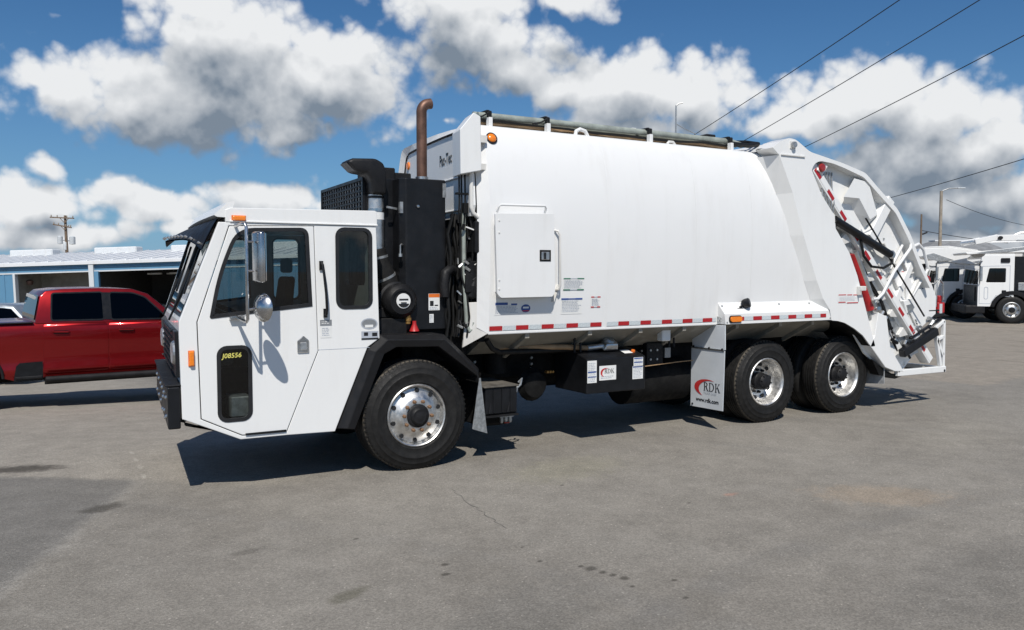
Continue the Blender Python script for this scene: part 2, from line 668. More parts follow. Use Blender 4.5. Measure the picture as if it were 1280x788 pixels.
# roof cap, slightly crowned, with drip rail
rf = MB()
rows = []
for i in range(7):
    y = -.004 + (CW + .008) * i / 6
    cr = .012 * math.sin(math.pi * i / 6)
    rows.append([(sk(-1.735, y), y, 2.337), (sk(-1.735, y), y, 2.44 + cr), (sk(-1.69, y), y, 2.458 + cr), (-.40, y, 2.478 + cr), (-.376, y, 2.468 + cr), (-.376, y, 2.337)])
n = len(rows[0])
vv = [p for r in rows for p in r]
ff = [(i * n + j, i * n + (j + 1) % n, (i + 1) * n + (j + 1) % n, (i + 1) * n + j) for i in range(6) for j in range(n)]
ff += [tuple(range(n)), tuple(6 * n + j for j in range(n))]
rf.add(vv, ff)
rf.box(-1.70, -.372, -.012, -.003, 2.337, 2.352)
ROOF = rf.build('cab_roof', M['white'], TRUCK, bevel=.012, segs=2)
# white brow over the windscreen and the dark sun visor hung from it
br = MB()
rows = []
for i in range(9):
    t = i / 8
    y = .0 + CW * t
    e = .03 * math.sin(math.pi * t)
    rows.append([(sk(-1.70, y), y, 2.375), (sk(-1.80 - e, y), y, 2.378), (sk(-1.825 - e, y), y, 2.392), (sk(-1.72 - .3 * e, y), y, 2.503), (sk(-1.65, y), y, 2.517)])
n = 5
vv = [p for r in rows for p in r]
ff = [(i * n + j, i * n + (j + 1) % n, (i + 1) * n + (j + 1) % n, (i + 1) * n + j) for i in range(8) for j in range(n)] + [tuple(range(n)), tuple(8 * n + j for j in range(n))]
br.add(vv, ff)
br.build('roof_brow', M['white'], TRUCK, smooth=50)
vis = MB()
rows = []
for i in range(13):
    t = i / 12
    y = .03 + 2.32 * t
    endd = abs(2 * t - 1) ** 5
    drop = .125 * math.exp(-y / .28) + .05 * max(0, y - 2.2) / .15 - .02 * t
    x0, z0 = -1.775, 2.383
    xf_ = -1.962 + .045 * endd + .02 * t
    rows.append([(sk(x0, y) * (1 - s) + xf_ * s - .012, y, z0 - .165 * s ** 1.25 - drop * s) for s in (0, .25, .5, .75, 1.0)])
vis.grid(rows)
vis.grid([[(p[0] + .006, p[1], p[2] - .014) for p in r] for r in rows])
VIS = vis.build('sun_visor', M['plastic'], TRUCK, smooth=40)
for i in range(11):
    y = .12 + 2.14 * i / 10
    s = MB()
    x = -1.966 + .045 * abs(i / 5 - 1) ** 5
    zz_ = 2.235 - .125 * math.exp(-y / .28) + .01 * i / 5
    s.cyl((x, y, zz_), (x - .022, y, zz_ + .014), .011, 8)
    s.build('visor_rivet', M['alu_dull'], VIS)

# ---- windscreen
def wsf(off):
    def f(y, s):
        x = -2.12 + (-1.79 + 2.12) * s
        return (sk(x, y) + off, y, 1.50 + (2.335 - 1.50) * s)
    return f


fr_o = [(0.002, 0), (CW - .002, 0), (CW - .002, 1), (0.002, 1)]
h1 = rrect(.055, 1.175, .05, .97, .05, 3)
h2 = rrect(1.225, 2.345, .05, .97, .05, 3)
h1 = [(y, s) for y, s in h1]
MB().extr([fr_o, h1, h2], wsf(0), wsf(.03)).build('windscreen_frame', M['white'], TRUCK)
for hh in (h1, h2):
    g = flat(inset(hh, .012), wsf(.012)).build('windscreen', M['shield'], TRUCK)
    MB().extr([inset(hh, -.006), inset(hh, .02)], wsf(-.005), wsf(.02)).build('rubber_seal', M['seal'], g)
for y0 in (.52, 1.55):
    w = MB()
    a, b = Vector(wsf(-.03)(y0 + .25, -.03)), Vector(wsf(-.02)(y0, .52))
    w.tube([a, b], .010, 6)
    w.bar(Vector(wsf(-.014)(y0 - .05, .26)), Vector(wsf(-.014)(y0 + .05, .80)), .012, .02)
    w.build('wiper', M['black'], TRUCK)
# ---- front panel, grille, bumper
fp = MB()
fp.hexa([(sk(-2.11, .002), .002, .68), (sk(-2.05, .002), .002, .68), (sk(-2.05, CW - .002), CW - .002, .68), (sk(-2.11, CW - .002), CW - .002, .68),
         (sk(-2.12, .002), .002, 1.497), (sk(-2.05, .002), .002, 1.497), (sk(-2.05, CW - .002), CW - .002, 1.497), (sk(-2.12, CW - .002), CW - .002, 1.497)])
FP = fp.build('front_panel', M['white'], TRUCK)
gr = MB()
for (ya, yb) in ((.10, .42), (.47, 1.93), (1.98, 2.30)):
    gr.hexa([(sk(-2.145, ya), ya, 1.02), (sk(-2.11, ya), ya, 1.02), (sk(-2.11, yb), yb, 1.02), (sk(-2.145, yb), yb, 1.02),
             (sk(-2.15, ya), ya, 1.41), (sk(-2.11, ya), ya, 1.41), (sk(-2.11, yb), yb, 1.41), (sk(-2.15, yb), yb, 1.41)])
GRILLE = gr.build('grille', M['black'], TRUCK, bevel=.006)
for i in range(7):
    z = 1.05 + .055 * i
    MB().hexa([(sk(-2.165, y) + dx, y, z + dz) for dz in (0, .016) for (y, dx) in ((.49, 0), (.49, .02), (1.91, .02), (1.91, 0))]).build('slat', M['plastic'], GRILLE)
for ya in (.26, 2.14):
    MB().lathe([(.0, .022), (.09, .02), (.105, 0), (.105, -.02)], (sk(-2.15, ya), ya, 1.22), (-1, 0, 0), 20).build('headlight', M['alu'], TRUCK)
bu = MB()
bu.hexa([(sk(-2.222, 0) + dx + .08 * y, y, z) for z in (.60, .955) for (y, dx) in ((0.0, 0), (0.0, .10), (CW - .15, .10), (CW - .15, 0))])
BUMP = bu.build('bumper', M['black'], TRUCK, bevel=.012, segs=2)
tp = MB()
tp.hexa([(-2.24 + dx + .08 * y, y, z) for z in (.958, .972) for (y, dx) in ((.004, 0), (.004, .13), (CW - .16, .13), (CW - .16, 0))])
tp.build('bumper_top', M['black_dull'], BUMP, bevel=.004)
for (y, z) in ((.12, .70), (.12, .86), (.30, .66), (.46, .70), (.46, .86), (.62, .80), (.80, .66), (.80, .86), (1.1, .70), (1.1, .86), (1.5, .70), (1.5, .86), (1.9, .7), (1.9, .86)):
    x = -2.222 + .08 * y
    MB().lathe([(.0, .02), (.012, .018), (.018, .006), (.018, -.003)], (x, y, z), (-1, 0, 0), 10).build('bolt', M['chrome'], BUMP)
tb = MB()
tb.extr([[(-2.15, .655), (-1.70, .50), (-1.62, .515), (-1.62, .575), (-2.12, .70)], rrect(-2.08, -1.94, .60, .645, .02, 3), rrect(-1.89, -1.80, .565, .603, .018, 3)],
        lambda a, b: (a, .10, b), lambda a, b: (a, .115, b))
tb.build('tow_bracket', M['black_dull'], TRUCK)

# ---- doors
def side_door(yo, yi, sgn, parent):
    lp = [door_o, win_o, low_o]
    d = MB().extr(lp, lambda a, b: (sk(a, yo), yo, b), lambda a, b: (sk(a, yi), yi, b)).build('cab_door', M['white'], parent, bevel=.006, segs=2)
    for nm, o in (('door_window', win_o), ('lower_window', low_o)):
        g = flat(inset(o, .012), lambda a, b: (sk(a, yo), yo + sgn * .012, b)).build(nm, M['glass'], d)
        MB().extr([inset(o, -.010), inset(o, .022)], lambda a, b: (sk(a, yo), yo - sgn * .005, b), lambda a, b: (sk(a, yo), yo + sgn * .02, b)).build('window_seal', M['seal'], d)
    return d


DOOR = side_door(-.007, .03, 1, TRUCK)
MB().extr([inset(win_o, -.008), inset(win_o, .024)], lambda a, b: (sk(a, CW), CW + .004, b), lambda a, b: (sk(a, CW), CW - .02, b)).build('window_seal', M['seal'], CAB)
flat(inset(win_o, .01), lambda a, b: (sk(a, CW), CW - .012, b)).build('door_window', M['glass'], CAB)
text('J08556', .058, M['yellow_ink'], DOOR, (-1.783, .005, 1.175), (1, 0, .03), (.15, 0, 1), 'chalked_number', lift=.012, bold=.0007)
for y in (0.0, CW):
    s = 1 if y == 0 else -1
    g = flat(inset(rear_o, .012), lambda a, b: (a, y + s * .014, b)).build('quarter_window', M['glass'], CAB)
    MB().extr([inset(rear_o, -.010), inset(rear_o, .022)], lambda a, b: (a, y - s * .006, b), lambda a, b: (a, y + s * .02, b)).build('window_seal', M['seal'], g)
# latch
lt = MB()
lt.extr([[(-1.14, 1.19), (-1.035, 1.19), (-1.035, 1.30), (-1.087, 1.345), (-1.14, 1.30)]], lambda a, b: (a, -.022, b), lambda a, b: (a, -.008, b))
LATCH = lt.build('door_latch', M['chrome'], DOOR, bevel=.006)
MB().box(-1.118, -1.058, -.034, -.021, 1.215, 1.285).build('paddle', M['alu_dull'], LATCH, bevel=.006)
MB().box(-1.6, -1.25, -.016, -.006, .4975, .513).build('door_sill_strip', M['black'], DOOR)
sm = MB()
sm.bar((-.962, -.003, .462), (-1.247, -.003, .494), .004, .004)
# panel seam behind the door
MB().box(-.955, -.46, -.0015, .0, 1.206, 1.210).build('panel_seam', M['grey_ink'], CAB)
# grab handle
gh = MB()
gh.tube([(-.912, -.006, 2.0), (-.912, -.05, 1.975), (-.905, -.065, 1.90), (-.888, -.068, 1.72), (-.88, -.06, 1.58), (-.88, -.045, 1.535), (-.88, -.005, 1.51)], .013, 8)
gh.box(-.93, -.897, -.02, -.001, 1.93, 2.01)
gh.box(-.897, -.864, -.02, -.001, 1.50, 1.58)
gh.build('grab_handle', M['black'], TRUCK, smooth=40)


def decal(poly_or_rect, y, mat, name, parent, off=.0025):
    """a printed sheet on a surface at depth y (number or function of x, z)"""
    if len(poly_or_rect) == 4 and not isinstance(poly_or_rect[0], (tuple, list)):
        x0, x1, z0, z1 = poly_or_rect
        poly = [(x0, z0), (x1, z0), (x1, z1), (x0, z1)]
    else:
        poly = poly_or_rect
    f = y if callable(y) else (lambda a, b: y)
    return flat(poly, lambda a, b: (a, f(a, b) - off, b)).build(name, mat, parent)


def print_lines(x0, x1, z0, z1, n, y, mat, parent, off=.004, seed=0, frac=.45):
    """rows of small print too fine to read"""
    rr = random.Random(seed)
    m = MB()
    f = y if callable(y) else (lambda a, b: y)
    h = (z1 - z0) / n
    for i in range(n):
        x = x0
        z = z0 + i * h + h * .25
        end = x1 - rr.random() * (x1 - x0) * .25
        while x < end:
            w = min(rr.uniform(.008, .03), end - x)
            m.add([(x, f(x, z) - off, z), (x + w, f(x, z) - off, z), (x + w, f(x, z) - off, z + h * frac), (x, f(x, z) - off, z + h * frac)], [(0, 1, 2, 3)])
            x += w + .006
    o = m.build('small_print', mat, parent)
    return o


d = decal((-.928, -.82, 1.425, 1.478), 0, M['badge'], 'plate', CAB)
print_lines(-.915, -.835, 1.44, 1.468, 2, 0, M['paper'], d, seed=3)
d = decal((-.925, -.822, 1.315, 1.420), 0, M['paper'], 'label_sheet', CAB)
print_lines(-.91, -.84, 1.33, 1.41, 5, 0, M['grey_ink'], d, seed=4)
el = [(-.462 + .082 * math.cos(i * math.pi / 12), 1.43 + .052 * math.sin(i * math.pi / 12)) for i in range(24)]
d = decal(el, 0, M['grey_ink'], 'oval_badge', CAB)
decal([(x * .86 - .462 * .14, z * .80 + 1.43 * .20) for x, z in el], 0, M['badge'], 'oval_field', d, off=.004)
decal((-.505, -.425, 1.395, 1.42), 0, M['paper'], 'oval_band', d, off=.0052)
d = decal((-.54, -.373, 1.288, 1.36), 0, M['grey_ink'], 'maker_badge', CAB)
decal((-.54, -.373, 1.282, 1.297), 0, M['ink'], 'badge_base', d, off=.004)
decal((-.515, -.475, 1.318, 1.35), 0, M['ink'], 'badge_mark', d, off=.004)
decal((-.435, -.385, 1.312, 1.345), 0, M['ink'], 'badge_mark', d, off=.004)
# marker lamps
for (x0, x1, z0, z1) in ((-1.685, -1.565, 2.343, 2.395), (-2.055, -2.005, 1.12, 1.255)):
    o = MB().box(x0 + .006, x1 - .006, -.032, -.003, z0 + .006, z1 - .006).build('marker_light', M['amber'], TRUCK, bevel=.008, segs=2)
    MB().box(x0, x1, -.010, -.001, z0, z1).build('lamp_base', M['orange_ink'], o, bevel=.003)

# ---- mirror set
mr = MB()
mr.tube([(-1.655, -.004, 2.30), (-1.65, -.20, 2.312), (-1.645, -.34, 2.305), (-1.64, -.355, 2.28), (-1.64, -.355, 1.52), (-1.645, -.33, 1.50), (-1.66, -.17, 1.515), (-1.665, -.008, 1.53)], .0135, 10)
mr.tube([(-1.64, -.355, 2.16), (-1.585, -.36, 2.16)], .010, 6)
mr.tube([(-1.64, -.355, 1.92), (-1.585, -.36, 1.92)], .010, 6)
mr.tube([(-1.64, -.355, 1.60), (-1.56, -.36, 1.615)], .009, 6)
mr.box(-1.72, -1.60, -.05, -.0075, 1.505, 1.535)
mr.tube([(-1.66, -.02, 1.52), (-1.64, -.33, 1.56)], .008, 6)
ARM = mr.build('mirror_arm', M['chrome'], TRUCK, smooth=40)
def turned(m, c, ang):
    ca, sa = math.cos(R(ang)), math.sin(R(ang))
    m.v = [(c[0] + (x - c[0]) * ca - (y - c[1]) * sa, c[1] + (x - c[0]) * sa + (y - c[1]) * ca, z) for x, y, z in m.v]
    return m


MC = (-1.545, -.36)
mh = MB()
mh.box(-1.572, -1.518, -.43, -.29, 1.825, 2.245)
turned(mh, MC, 20)
MH = mh.build('mirror_head', M['chrome'], ARM, bevel=.022, segs=3, smooth=40)
turned(MB().box(-1.518, -1.511, -.42, -.30, 1.84, 2.23), MC, 20).build('mirror_glass', M['mirror'], ARM)
cm = MB()
cm.lathe([(.0, -.055), (.05, -.048), (.095, -.02), (.118, .004), (.121, .016), (.112, .018)], (-1.525, -.365, 1.615), (1, .42, 0), 28)
cm.build('convex_mirror', M['chrome'], ARM, smooth=50)
cmg = MB()
cmg.lathe([(.0, .034), (.06, .03), (.112, .018)], (-1.525, -.365, 1.615), (1, .42, 0), 28)
cmg.build('convex_glass', M['mirror'], ARM, smooth=50)

# ---- inside of the cab
ins = MB()
ins.box(-1.98, -1.66, .10, 2.30, 1.10, 1.44)
ins.box(-1.98, -1.74, .35, 1.35, 1.44, 1.50)
ins.build('dashboard', M['interior'], TRUCK, bevel=.03)
eng = MB()
eng.box(-1.45, -.46, .85, 1.55, .75, 1.35)
eng.build('engine_cover', M['interior'], TRUCK, bevel=.04)
for y0 in (.22, 1.70):
    st = MB()
    st.box(-1.22, -.76, y0, y0 + .48, 1.02, 1.18)
    SEAT = st.build('seat', M['seat'], TRUCK, bevel=.04, segs=2)
    bk = MB()
    bk.hexa([(-.86, y0 + .01, 1.16), (-.74, y0 + .01, 1.16), (-.74, y0 + .47, 1.16), (-.86, y0 + .47, 1.16),
             (-.76, y0 + .04, 1.86), (-.66, y0 + .04, 1.86), (-.66, y0 + .44, 1.86), (-.76, y0 + .44, 1.86)])
    bk.build('seat_back', M['seat'], SEAT, bevel=.035, segs=2)
    hb = MB()
    hb.box(-.76, -.67, y0 + .12, y0 + .36, 1.90, 2.06)
    hb.build('headrest', M['seat'], SEAT, bevel=.03, segs=2)
    bs = MB()
    bs.box(-1.15, -.80, y0 + .08, y0 + .40, .55, 1.02)
    bs.build('seat_base', M['interior'], SEAT)
    sw = MB()
    c0 = Vector((-1.55, y0 + .24, 1.53))
    ax = Vector((.45, 0, 1)).normalized()
    u = Vector((1, 0, -.45)).normalized()
    sw.tube([c0 + u * .2 * math.cos(2 * math.pi * i / 24) + Vector((0, 1, 0)) * .2 * math.sin(2 * math.pi * i / 24) for i in range(25)], .016, 8)
    for a in (0, 120, 240):
        sw.bar(c0, c0 + (u * math.cos(R(a)) + Vector((0, 1, 0)) * math.sin(R(a))) * .2, .03, .012, side=ax)
    sw.tube([c0, c0 - ax * .28], .03, 8)
    sw.build('steering_wheel', M['plastic'], TRUCK, smooth=40)
bxx = MB()
bxx.box(-1.70, -1.52, .10, .34, .64, .82)
bxx.build('cab_step_box', M['steel'], TRUCK, bevel=.01)

# ---- front wing and mud flap
for side in (0, 1):
    Y = (lambda y: y) if side == 0 else (lambda y: CW - y)
    fo = [(-.785, .47), (-.49, 1.19), (-.345, 1.32), (.32, 1.30), (.705, .94), (.71, .83)]
    fi = [(-.62, .455), (-.325, 1.14), (-.205, 1.20), (.235, 1.185), (.655, .87), (.66, .81)]
    fo_in = [(-.70, .47), (-.42, 1.17), (-.30, 1.275), (.29, 1.255), (.655, .92), (.662, .83)]
    wg = MB()
    rows = []
    for o, i2, oi in zip(fo, fi, fo_in):
        rows.append([(o[0], Y(.62), o[1]), (o[0], Y(.03), o[1]), (oi[0], Y(-.045), oi[1]), (i2[0], Y(-.03), i2[1]), (i2[0] + .004, Y(.62), i2[1] - .004)])
    n = 5
    vv = [p for r in rows for p in r]
    ff = [(k * n + j, k * n + (j + 1) % n, (k + 1) * n + (j + 1) % n, (k + 1) * n + j) for k in range(5) for j in range(n)] + [tuple(range(n)), tuple(5 * n + j for j in range(n))]
    wg.add(vv, ff)
    wg.build('front_wing', M['plastic'], TRUCK, bevel=.006)
    mf = MB()
    mf.prism_y([(.695, .845), (.712, .845), (.785, .275), (.615, .335)], Y(.0), Y(.006))
    mf.build('front_mud_flap', M['steel'], TRUCK)
    il = MB()
    il.prism_x([(Y(.11), .88), (Y(.60), .88), (Y(.60), .30), (Y(.34), .34)], .765, .774)
    il.build('inner_flap', M['rubber'], TRUCK)

# ---- wheels
TYRE_PROF = [(.292, .045), (.30, .012), (.318, -.004), (.324, -.010), (.330, -.008), (.40, -.022), (.404, -.025), (.410, -.025), (.414, -.021), (.455, -.016), (.462, -.016), (.466, -.011), (.498, .006), (.510, .010), (.514, .016), (.522, .022), (.533, .045)]


def make_tyre(width, r_out=.533, grooves=4):
    k = r_out / .533
    prof = [(r * k if r > .4 else r, h) for r, h in TYRE_PROF]
    tread0, tread1 = .045, width - .045
    g = []
    for i in range(grooves):
        c = tread0 + (tread1 - tread0) * (i + 1) / (grooves + 1)
        w = .006
        g += [(r_out + .003, c - w - .001), (r_out - .014, c - w + .002), (r_out - .014, c + w - .002), (r_out + .003, c + w + .001)]
    back = [(r, width - h) for r, h in reversed(prof)]
    m = MB()
    m.lathe(prof + g + back, (0, 0, 0), (0, 1, 0), 64)
    return m


def wheel_set(kind):
    """returns list of (name, mesh builder, material, child-level) in the frame: outer face at y=0 looking to -y"""
    out = []
    if kind == 'front':
        rim = MB()
        rim.lathe([(.300, .02), (.306, .002), (.296, -.008), (.285, .0), (.280, .04), (.270, .055), (.262, .042), (.225, .030), (.180, -.006), (.165, -.014), (.13, -.016), (.112, -.016), (.10, .02), (0, .02)], (0, 0, 0), (0, 1, 0), 48)
        rim.lathe([(.300, .02), (.285, .12), (.285, .3)], (0, 0, 0), (0, 1, 0), 48)
        holes = [(.243, 18 + 36 * i, .0225, .032) for i in range(10)]
        nuts = [(.143, 36 * i, -.016) for i in range(10)]
        hub = MB()
        hub.lathe([(.114, .0), (.114, -.028), (.106, -.036), (.088, -.040), (.076, -.062), (.066, -.068), (.05, -.066), (.03, -.075), (0, -.075)], (0, 0, 0), (0, 1, 0), 28)
    else:
        rim = MB()
        rim.lathe([(.300, .02), (.306, .0), (.296, -.008), (.284, .0), (.272, .03), (.262, .10), (.235, .145), (.205, .165), (.19, .15), (.175, .155), (.10, .158), (0, .158)], (0, 0, 0), (0, 1, 0), 48)
        holes = [(.213, 18 + 36 * i, .024, .1495) for i in range(10)]
        nuts = [(.143, 36 * i, .150) for i in range(10)]
        hub = MB()
        hub.lathe([(.112, .16), (.112, .10), (.10, .085), (.095, .02), (.08, .005), (.055, -.01), (0, -.012)], (0, 0, 0), (0, 1, 0), 28)
    hm = []
    for (r, a, rad, h) in holes:
        hm.append(MB())
        hm[-1].lathe([(0, h - .010), (rad * .92, h - .010), (rad, h - .006), (rad, h + .02)], (r * math.cos(R(a)), 0, r * math.sin(R(a))), (0, 1, 0), 12)
    nm = []
    for (r, a, h) in nuts:
        q = MB()
        q.lathe([(0, h - .032), (.010, h - .032), (.017, h - .026), (.019, h), (.019, h + .02)], (r * math.cos(R(a)), 0, r * math.sin(R(a))), (0, 1, 0), 6)
        nm.append(q)
    bolts = MB()
    if kind != 'front':
        for i in range(8):
            a = R(45 * i)
            bolts.lathe([(0, -.004), (.009, -.004), (.011, .0), (.011, .03)], (.082 * math.cos(a), 0, .082 * math.sin(a)), (0, 1, 0), 6)
    return rim, hm, nm, hub, bolts


def make_wheel(kind, parent):
    rim, hm, nm, hub, bolts = wheel_set(kind)
    f = kind == 'front'
    w = rim.build('wheel', M['alu'] if f else M['alu'], parent, smooth=35)
    make_tyre(.37 if f else .285, .537 if f else .525, 5 if f else 4).build('tyre', M['rubber'], w, smooth=40)
    for q in hm:
        q.build('hand_hole', M['ink'], w)
    r_o = .537 if f else .525
    MB().lathe([(r_o - .010, .0225), (r_o - .002, .034), (r_o - .0005, .044), (r_o - .006, .044), (r_o - .014, .024)], (0, 0, 0), (0, 1, 0), 64).build('tread_edge', M['road_dust'], w, smooth=40)
    lug = MB()
    for i in range(72 if f else 60):
        a = 2 * math.pi * i / (72 if f else 60)
        c = Vector((math.cos(a) * (r_o - .012), .02, math.sin(a) * (r_o - .012)))
        t = Vector((-math.sin(a), 0, math.cos(a)))
        lug.bar(c - t * .006, c + t * .006, .03, .012, side=Vector((math.cos(a) * .8, .6, math.sin(a) * .8)))
    lug.build('tread_lugs', M['rubber'], w)['kind'] = 'stuff'
    hub.build('hub', M['black_dull'], w, smooth=35)
    nuts = MB()
    for q in nm:
        q.build('lug_nut', M['rust'] if f else M['black_dull'], w)
    if not f:
        bolts.build('axle_bolts', M['black_dull'], w)
    return w


def put_wheel(w, x, y, z, flip=False, spin=0.0):
    """w was built round the origin: carry it to its axle"""
    base = ABS[w.name].copy()
    rot = Matrix.Rotation(math.pi if flip else 0, 3, 'Z') @ Matrix.Rotation(spin, 3, 'Y')
    w.rotation_euler = rot.to_euler()
    w.location = Vector((x, y, z)) + rot @ base - ABS[TRUCK.name]


fw = make_wheel('front', TRUCK)
fw2 = copy_tree(fw, TRUCK)
put_wheel(fw, .012, -.01, .527, spin=.05)
put_wheel(fw2, .012, CW + .01, .527, flip=True)
rw = make_wheel('rear', TRUCK)
for k, x in enumerate((4.84, 6.30)):
    for j, (y, fl_) in enumerate(((.07, False), (CW - .07, True))):
        w2 = rw if (k == 0 and j == 0) else copy_tree(rw, TRUCK)
        put_wheel(w2, x, y, .517, fl_, spin=.4 * k + .2)
    for (y, fl_) in ((.69, True), (CW - .69, False)):
        w3 = copy_tree(rw, TRUCK)
        put_wheel(w3, x, y, .517, fl_, spin=.3)
ax = MB()
ax.tube([(.012, .2, .50), (.012, CW - .2, .50)], .06, 10)
for x in (4.84, 6.30):
    ax.tube([(x, .3, .525), (x, CW - .3, .525)], .085, 12)
    ax.lathe([(0, -.2), (.15, -.17), (.21, -.05), (.21, .05), (.15, .17), (0, .2)], (x, CW / 2, .53), (1, 0, 0), 16)
ax.build('axles', M['chassis'], TRUCK, smooth=40)

# ---- chassis
ch = MB()
for y in (.74, 1.58):
    ch.box(-1.9, 7.05, y, y + .08, .72, 1.005)
for x in (-.9, .75, 1.7, 2.9, 3.9, 5.55):
    ch.box(x, x + .1, .82, 1.58, .78, .97)
CH = ch.build('chassis_frame', M['chassis'], TRUCK, bevel=.006)
for x, z in ((.80, .92), (.80, .80), (1.02, .92), (1.02, .84), (1.75, .93), (1.75, .86), (1.75, .80), (3.35, .93), (3.35, .82), (3.55, .93), (3.55, .82)):
    MB().lathe([(0, -.02), (.014, -.02), (.02, -.012), (.02, .01)], (x, .735, z), (0, 1, 0), 6).build('frame_bolt', M['steel'], CH)
sp = MB()
for y in (.80, 1.62):
    for x0, x1 in ((4.84, 6.30),):
        sp.bar((x0 - .25, y, .62), (x1 + .25, y, .62), .1, .14)
        sp.prism_y([(5.40, .98), (5.74, .98), (5.66, .55), (5.48, .55)], y - .06, y + .06)
    sp.bar((-.75, y, .62), (.80, y, .62), .09, .07)
sp.build('suspension', M['chassis'], TRUCK, bevel=.01)
ds = MB()
ds.tube([(1.2, 1.2, .72), (4.7, 1.2, .58)], .06, 12)
ds.tube([(-.6, 1.2, .85), (1.2, 1.2, .75)], .24, 14)
ds.build('drive_shaft', M['chassis'], TRUCK, smooth=40)
fk = MB()
fk.tube([(3.0, .72, .56), (3.95, .72, .56)], .27, 24)
fk.build('air_tank', M['chassis'], TRUCK, smooth=40)
fk = MB()
fk.tube([(1.22, .62, .80), (1.22, .62, 1.14)], .12, 16)
fk.tube([(1.0, .86, 1.02), (2.2, .62, 1.00)], .035, 8)
fk.lathe([(0, -.10), (.14, -.08), (.19, 0), (.14, .08), (0, .1)], (1.62, .5, .66), (0, 1, 0), 16)
fk.build('brake_chamber', M['chassis'], TRUCK, smooth=40)
# far side tanks that close the view under the body
ft = MB()
ft.box(.9, 3.9, 1.72, 2.25, .42, 1.0)
ft.build('fuel_tank', M['black_dull'], TRUCK, bevel=.05, segs=2)

# ---- step box behind the front wheel
sb = MB()
sb.box(.79, 1.165, .05, .66, .45, .725)
SB = sb.build('battery_box', M['black'], TRUCK, bevel=.012, segs=2)
MB().box(.77, 1.18, .03, .68, .727, .745).build('box_lid', M['dusty'], SB, bevel=.006)
MB().box(.785, 1.17, .02, .10, .425, .442).build('step_plate', M['black_dull'], SB)
MB().box(.80, 1.16, .20, .80, .30, .424).build('air_dryer', M['chassis'], SB, bevel=.03)
for x in (.88, .98, 1.08):
    MB().box(x, x + .012, .042, .05, .47, .71).build('box_rib', M['black'], SB)
for x in (.86, 1.09):
    MB().bar((x, .06, .60), (x - .03 if x < 1 else x - .045, .04, .468), .010, .012).build('strap', M['black_dull'], SB)
decal([(1.03, .648), (1.108, .648), (1.108, .68), (1.085, .705), (1.05, .705), (1.03, .68)], .07, M['paper'], 'small_sticker', SB)
vb = MB()
for i in range(3):
    vb.lathe([(0, .05), (.018, .05), (.02, 0), (.014, -.02), (0, -.02)], (1.02 + .05 * i, .12, .36), (0, 0, 1), 8)
vb.box(.99, 1.15, .10, .14, .40, .415)
vb.build('drain_valves', M['steel'], SB, smooth=40)
MB().tube([(1.04, .10, .345), (1.10, .10, .342)], .008, 6).build('red_tag', M['red_lens'], SB)
hk = MB()
hk.tube([(1.14, .2, .70), (1.20, .16, .67), (1.27, .16, .72), (1.30, .18, .78), (1.27, .2, .74)], .012, 6)
hk.tube([(1.2, .3, .60), (1.26, .3, .66), (1.30, .3, .62), (1.33, .32, .70)], .012, 6)
hk.build('air_lines', M['steel'], TRUCK, smooth=40)

# ---- hydraulic oil tank
ot = MB()
ot.prism_x([(.03, .575), (.03, .958), (.30, 1.035), (.66, 1.035), (.66, .575)], 2.03, 2.845)
OT = ot.build('oil_tank', M['black'], TRUCK, bevel=.010, segs=2)


def sheet(x0, x1, z0, z1, y, parent, rows, seed, heads=()):
    d_ = decal((x0, x1, z0, z1), y, M['paper'], 'decal', parent)
    for (h0, h1, mat) in heads:
        decal((x0 + .006, x1 - .006, z0 + (z1 - z0) * h0, z0 + (z1 - z0) * h1), y, mat, 'decal_band', d_, off=.004)
    if rows:
        print_lines(x0 + .012, x1 - .012, z0 + .01, z1 - .02, rows, y, M['grey_ink'], d_, seed=seed, off=.0036)
    return d_


def serif_rdk(h, parent, f):
    """the three letters in a Roman face, h tall; f maps (right, up) to the surface"""
    def rect(m, x0, x1, z0, z1):
        m.add([f(x0 * h, z0 * h), f(x1 * h, z0 * h), f(x1 * h, z1 * h), f(x0 * h, z1 * h)], [(0, 1, 2, 3)])
    def para(m, x0, z0, x1, z1, w):
        m.add([f(x0 * h, z0 * h), f((x0 + w) * h, z0 * h), f((x1 + w) * h, z1 * h), f(x1 * h, z1 * h)], [(0, 1, 2, 3)])
    def bowl(m, x, z0, z1, rx):
        n = 14
        cz, rz = (z0 + z1) / 2, (z1 - z0) / 2
        a = []
        for i in range(n + 1):
            t = R(-90 + 180 * i / n)
            a.append((x + rx * math.cos(t), cz + rz * math.sin(t)))
        b = []
        for i in range(n + 1):
            t = R(-90 + 180 * i / n)
            b.append((x + (rx - .15) * math.cos(t), cz + (rz - .06) * math.sin(t)))
        m.add([f(p * h, q * h) for p, q in a + b], [(i, i + 1, n + 2 + i, n + 1 + i) for i in range(n)])
    for k, x in enumerate((0, .86, 1.84)):
        m = MB()
        rect(m, x + .10, x + .24, .05, .95)
        rect(m, x, x + .34, 0, .05)
        rect(m, x, x + .34, .95, 1)
        if k == 0:
            bowl(m, x + .30, .48, 1.0, .36)
            rect(m, x + .24, x + .32, .94, 1.0)
            rect(m, x + .24, x + .32, .48, .54)
            para(m, x + .58, .05, x + .34, .50, .16)
            rect(m, x + .54, x + .86, 0, .05)
        elif k == 1:
            bowl(m, x + .34, 0, 1.0, .52)
            rect(m, x + .24, x + .36, .94, 1.0)
            rect(m, x + .24, x + .36, 0, .06)
        else:
            para(m, x + .24, .42, x + .62, .95, .08)
            para(m, x + .62, .05, x + .36, .56, .17)
            rect(m, x + .52, x + .80, .95, 1)
            rect(m, x + .56, x + .90, 0, .05)
        m.build('letter', M['ink'], parent)


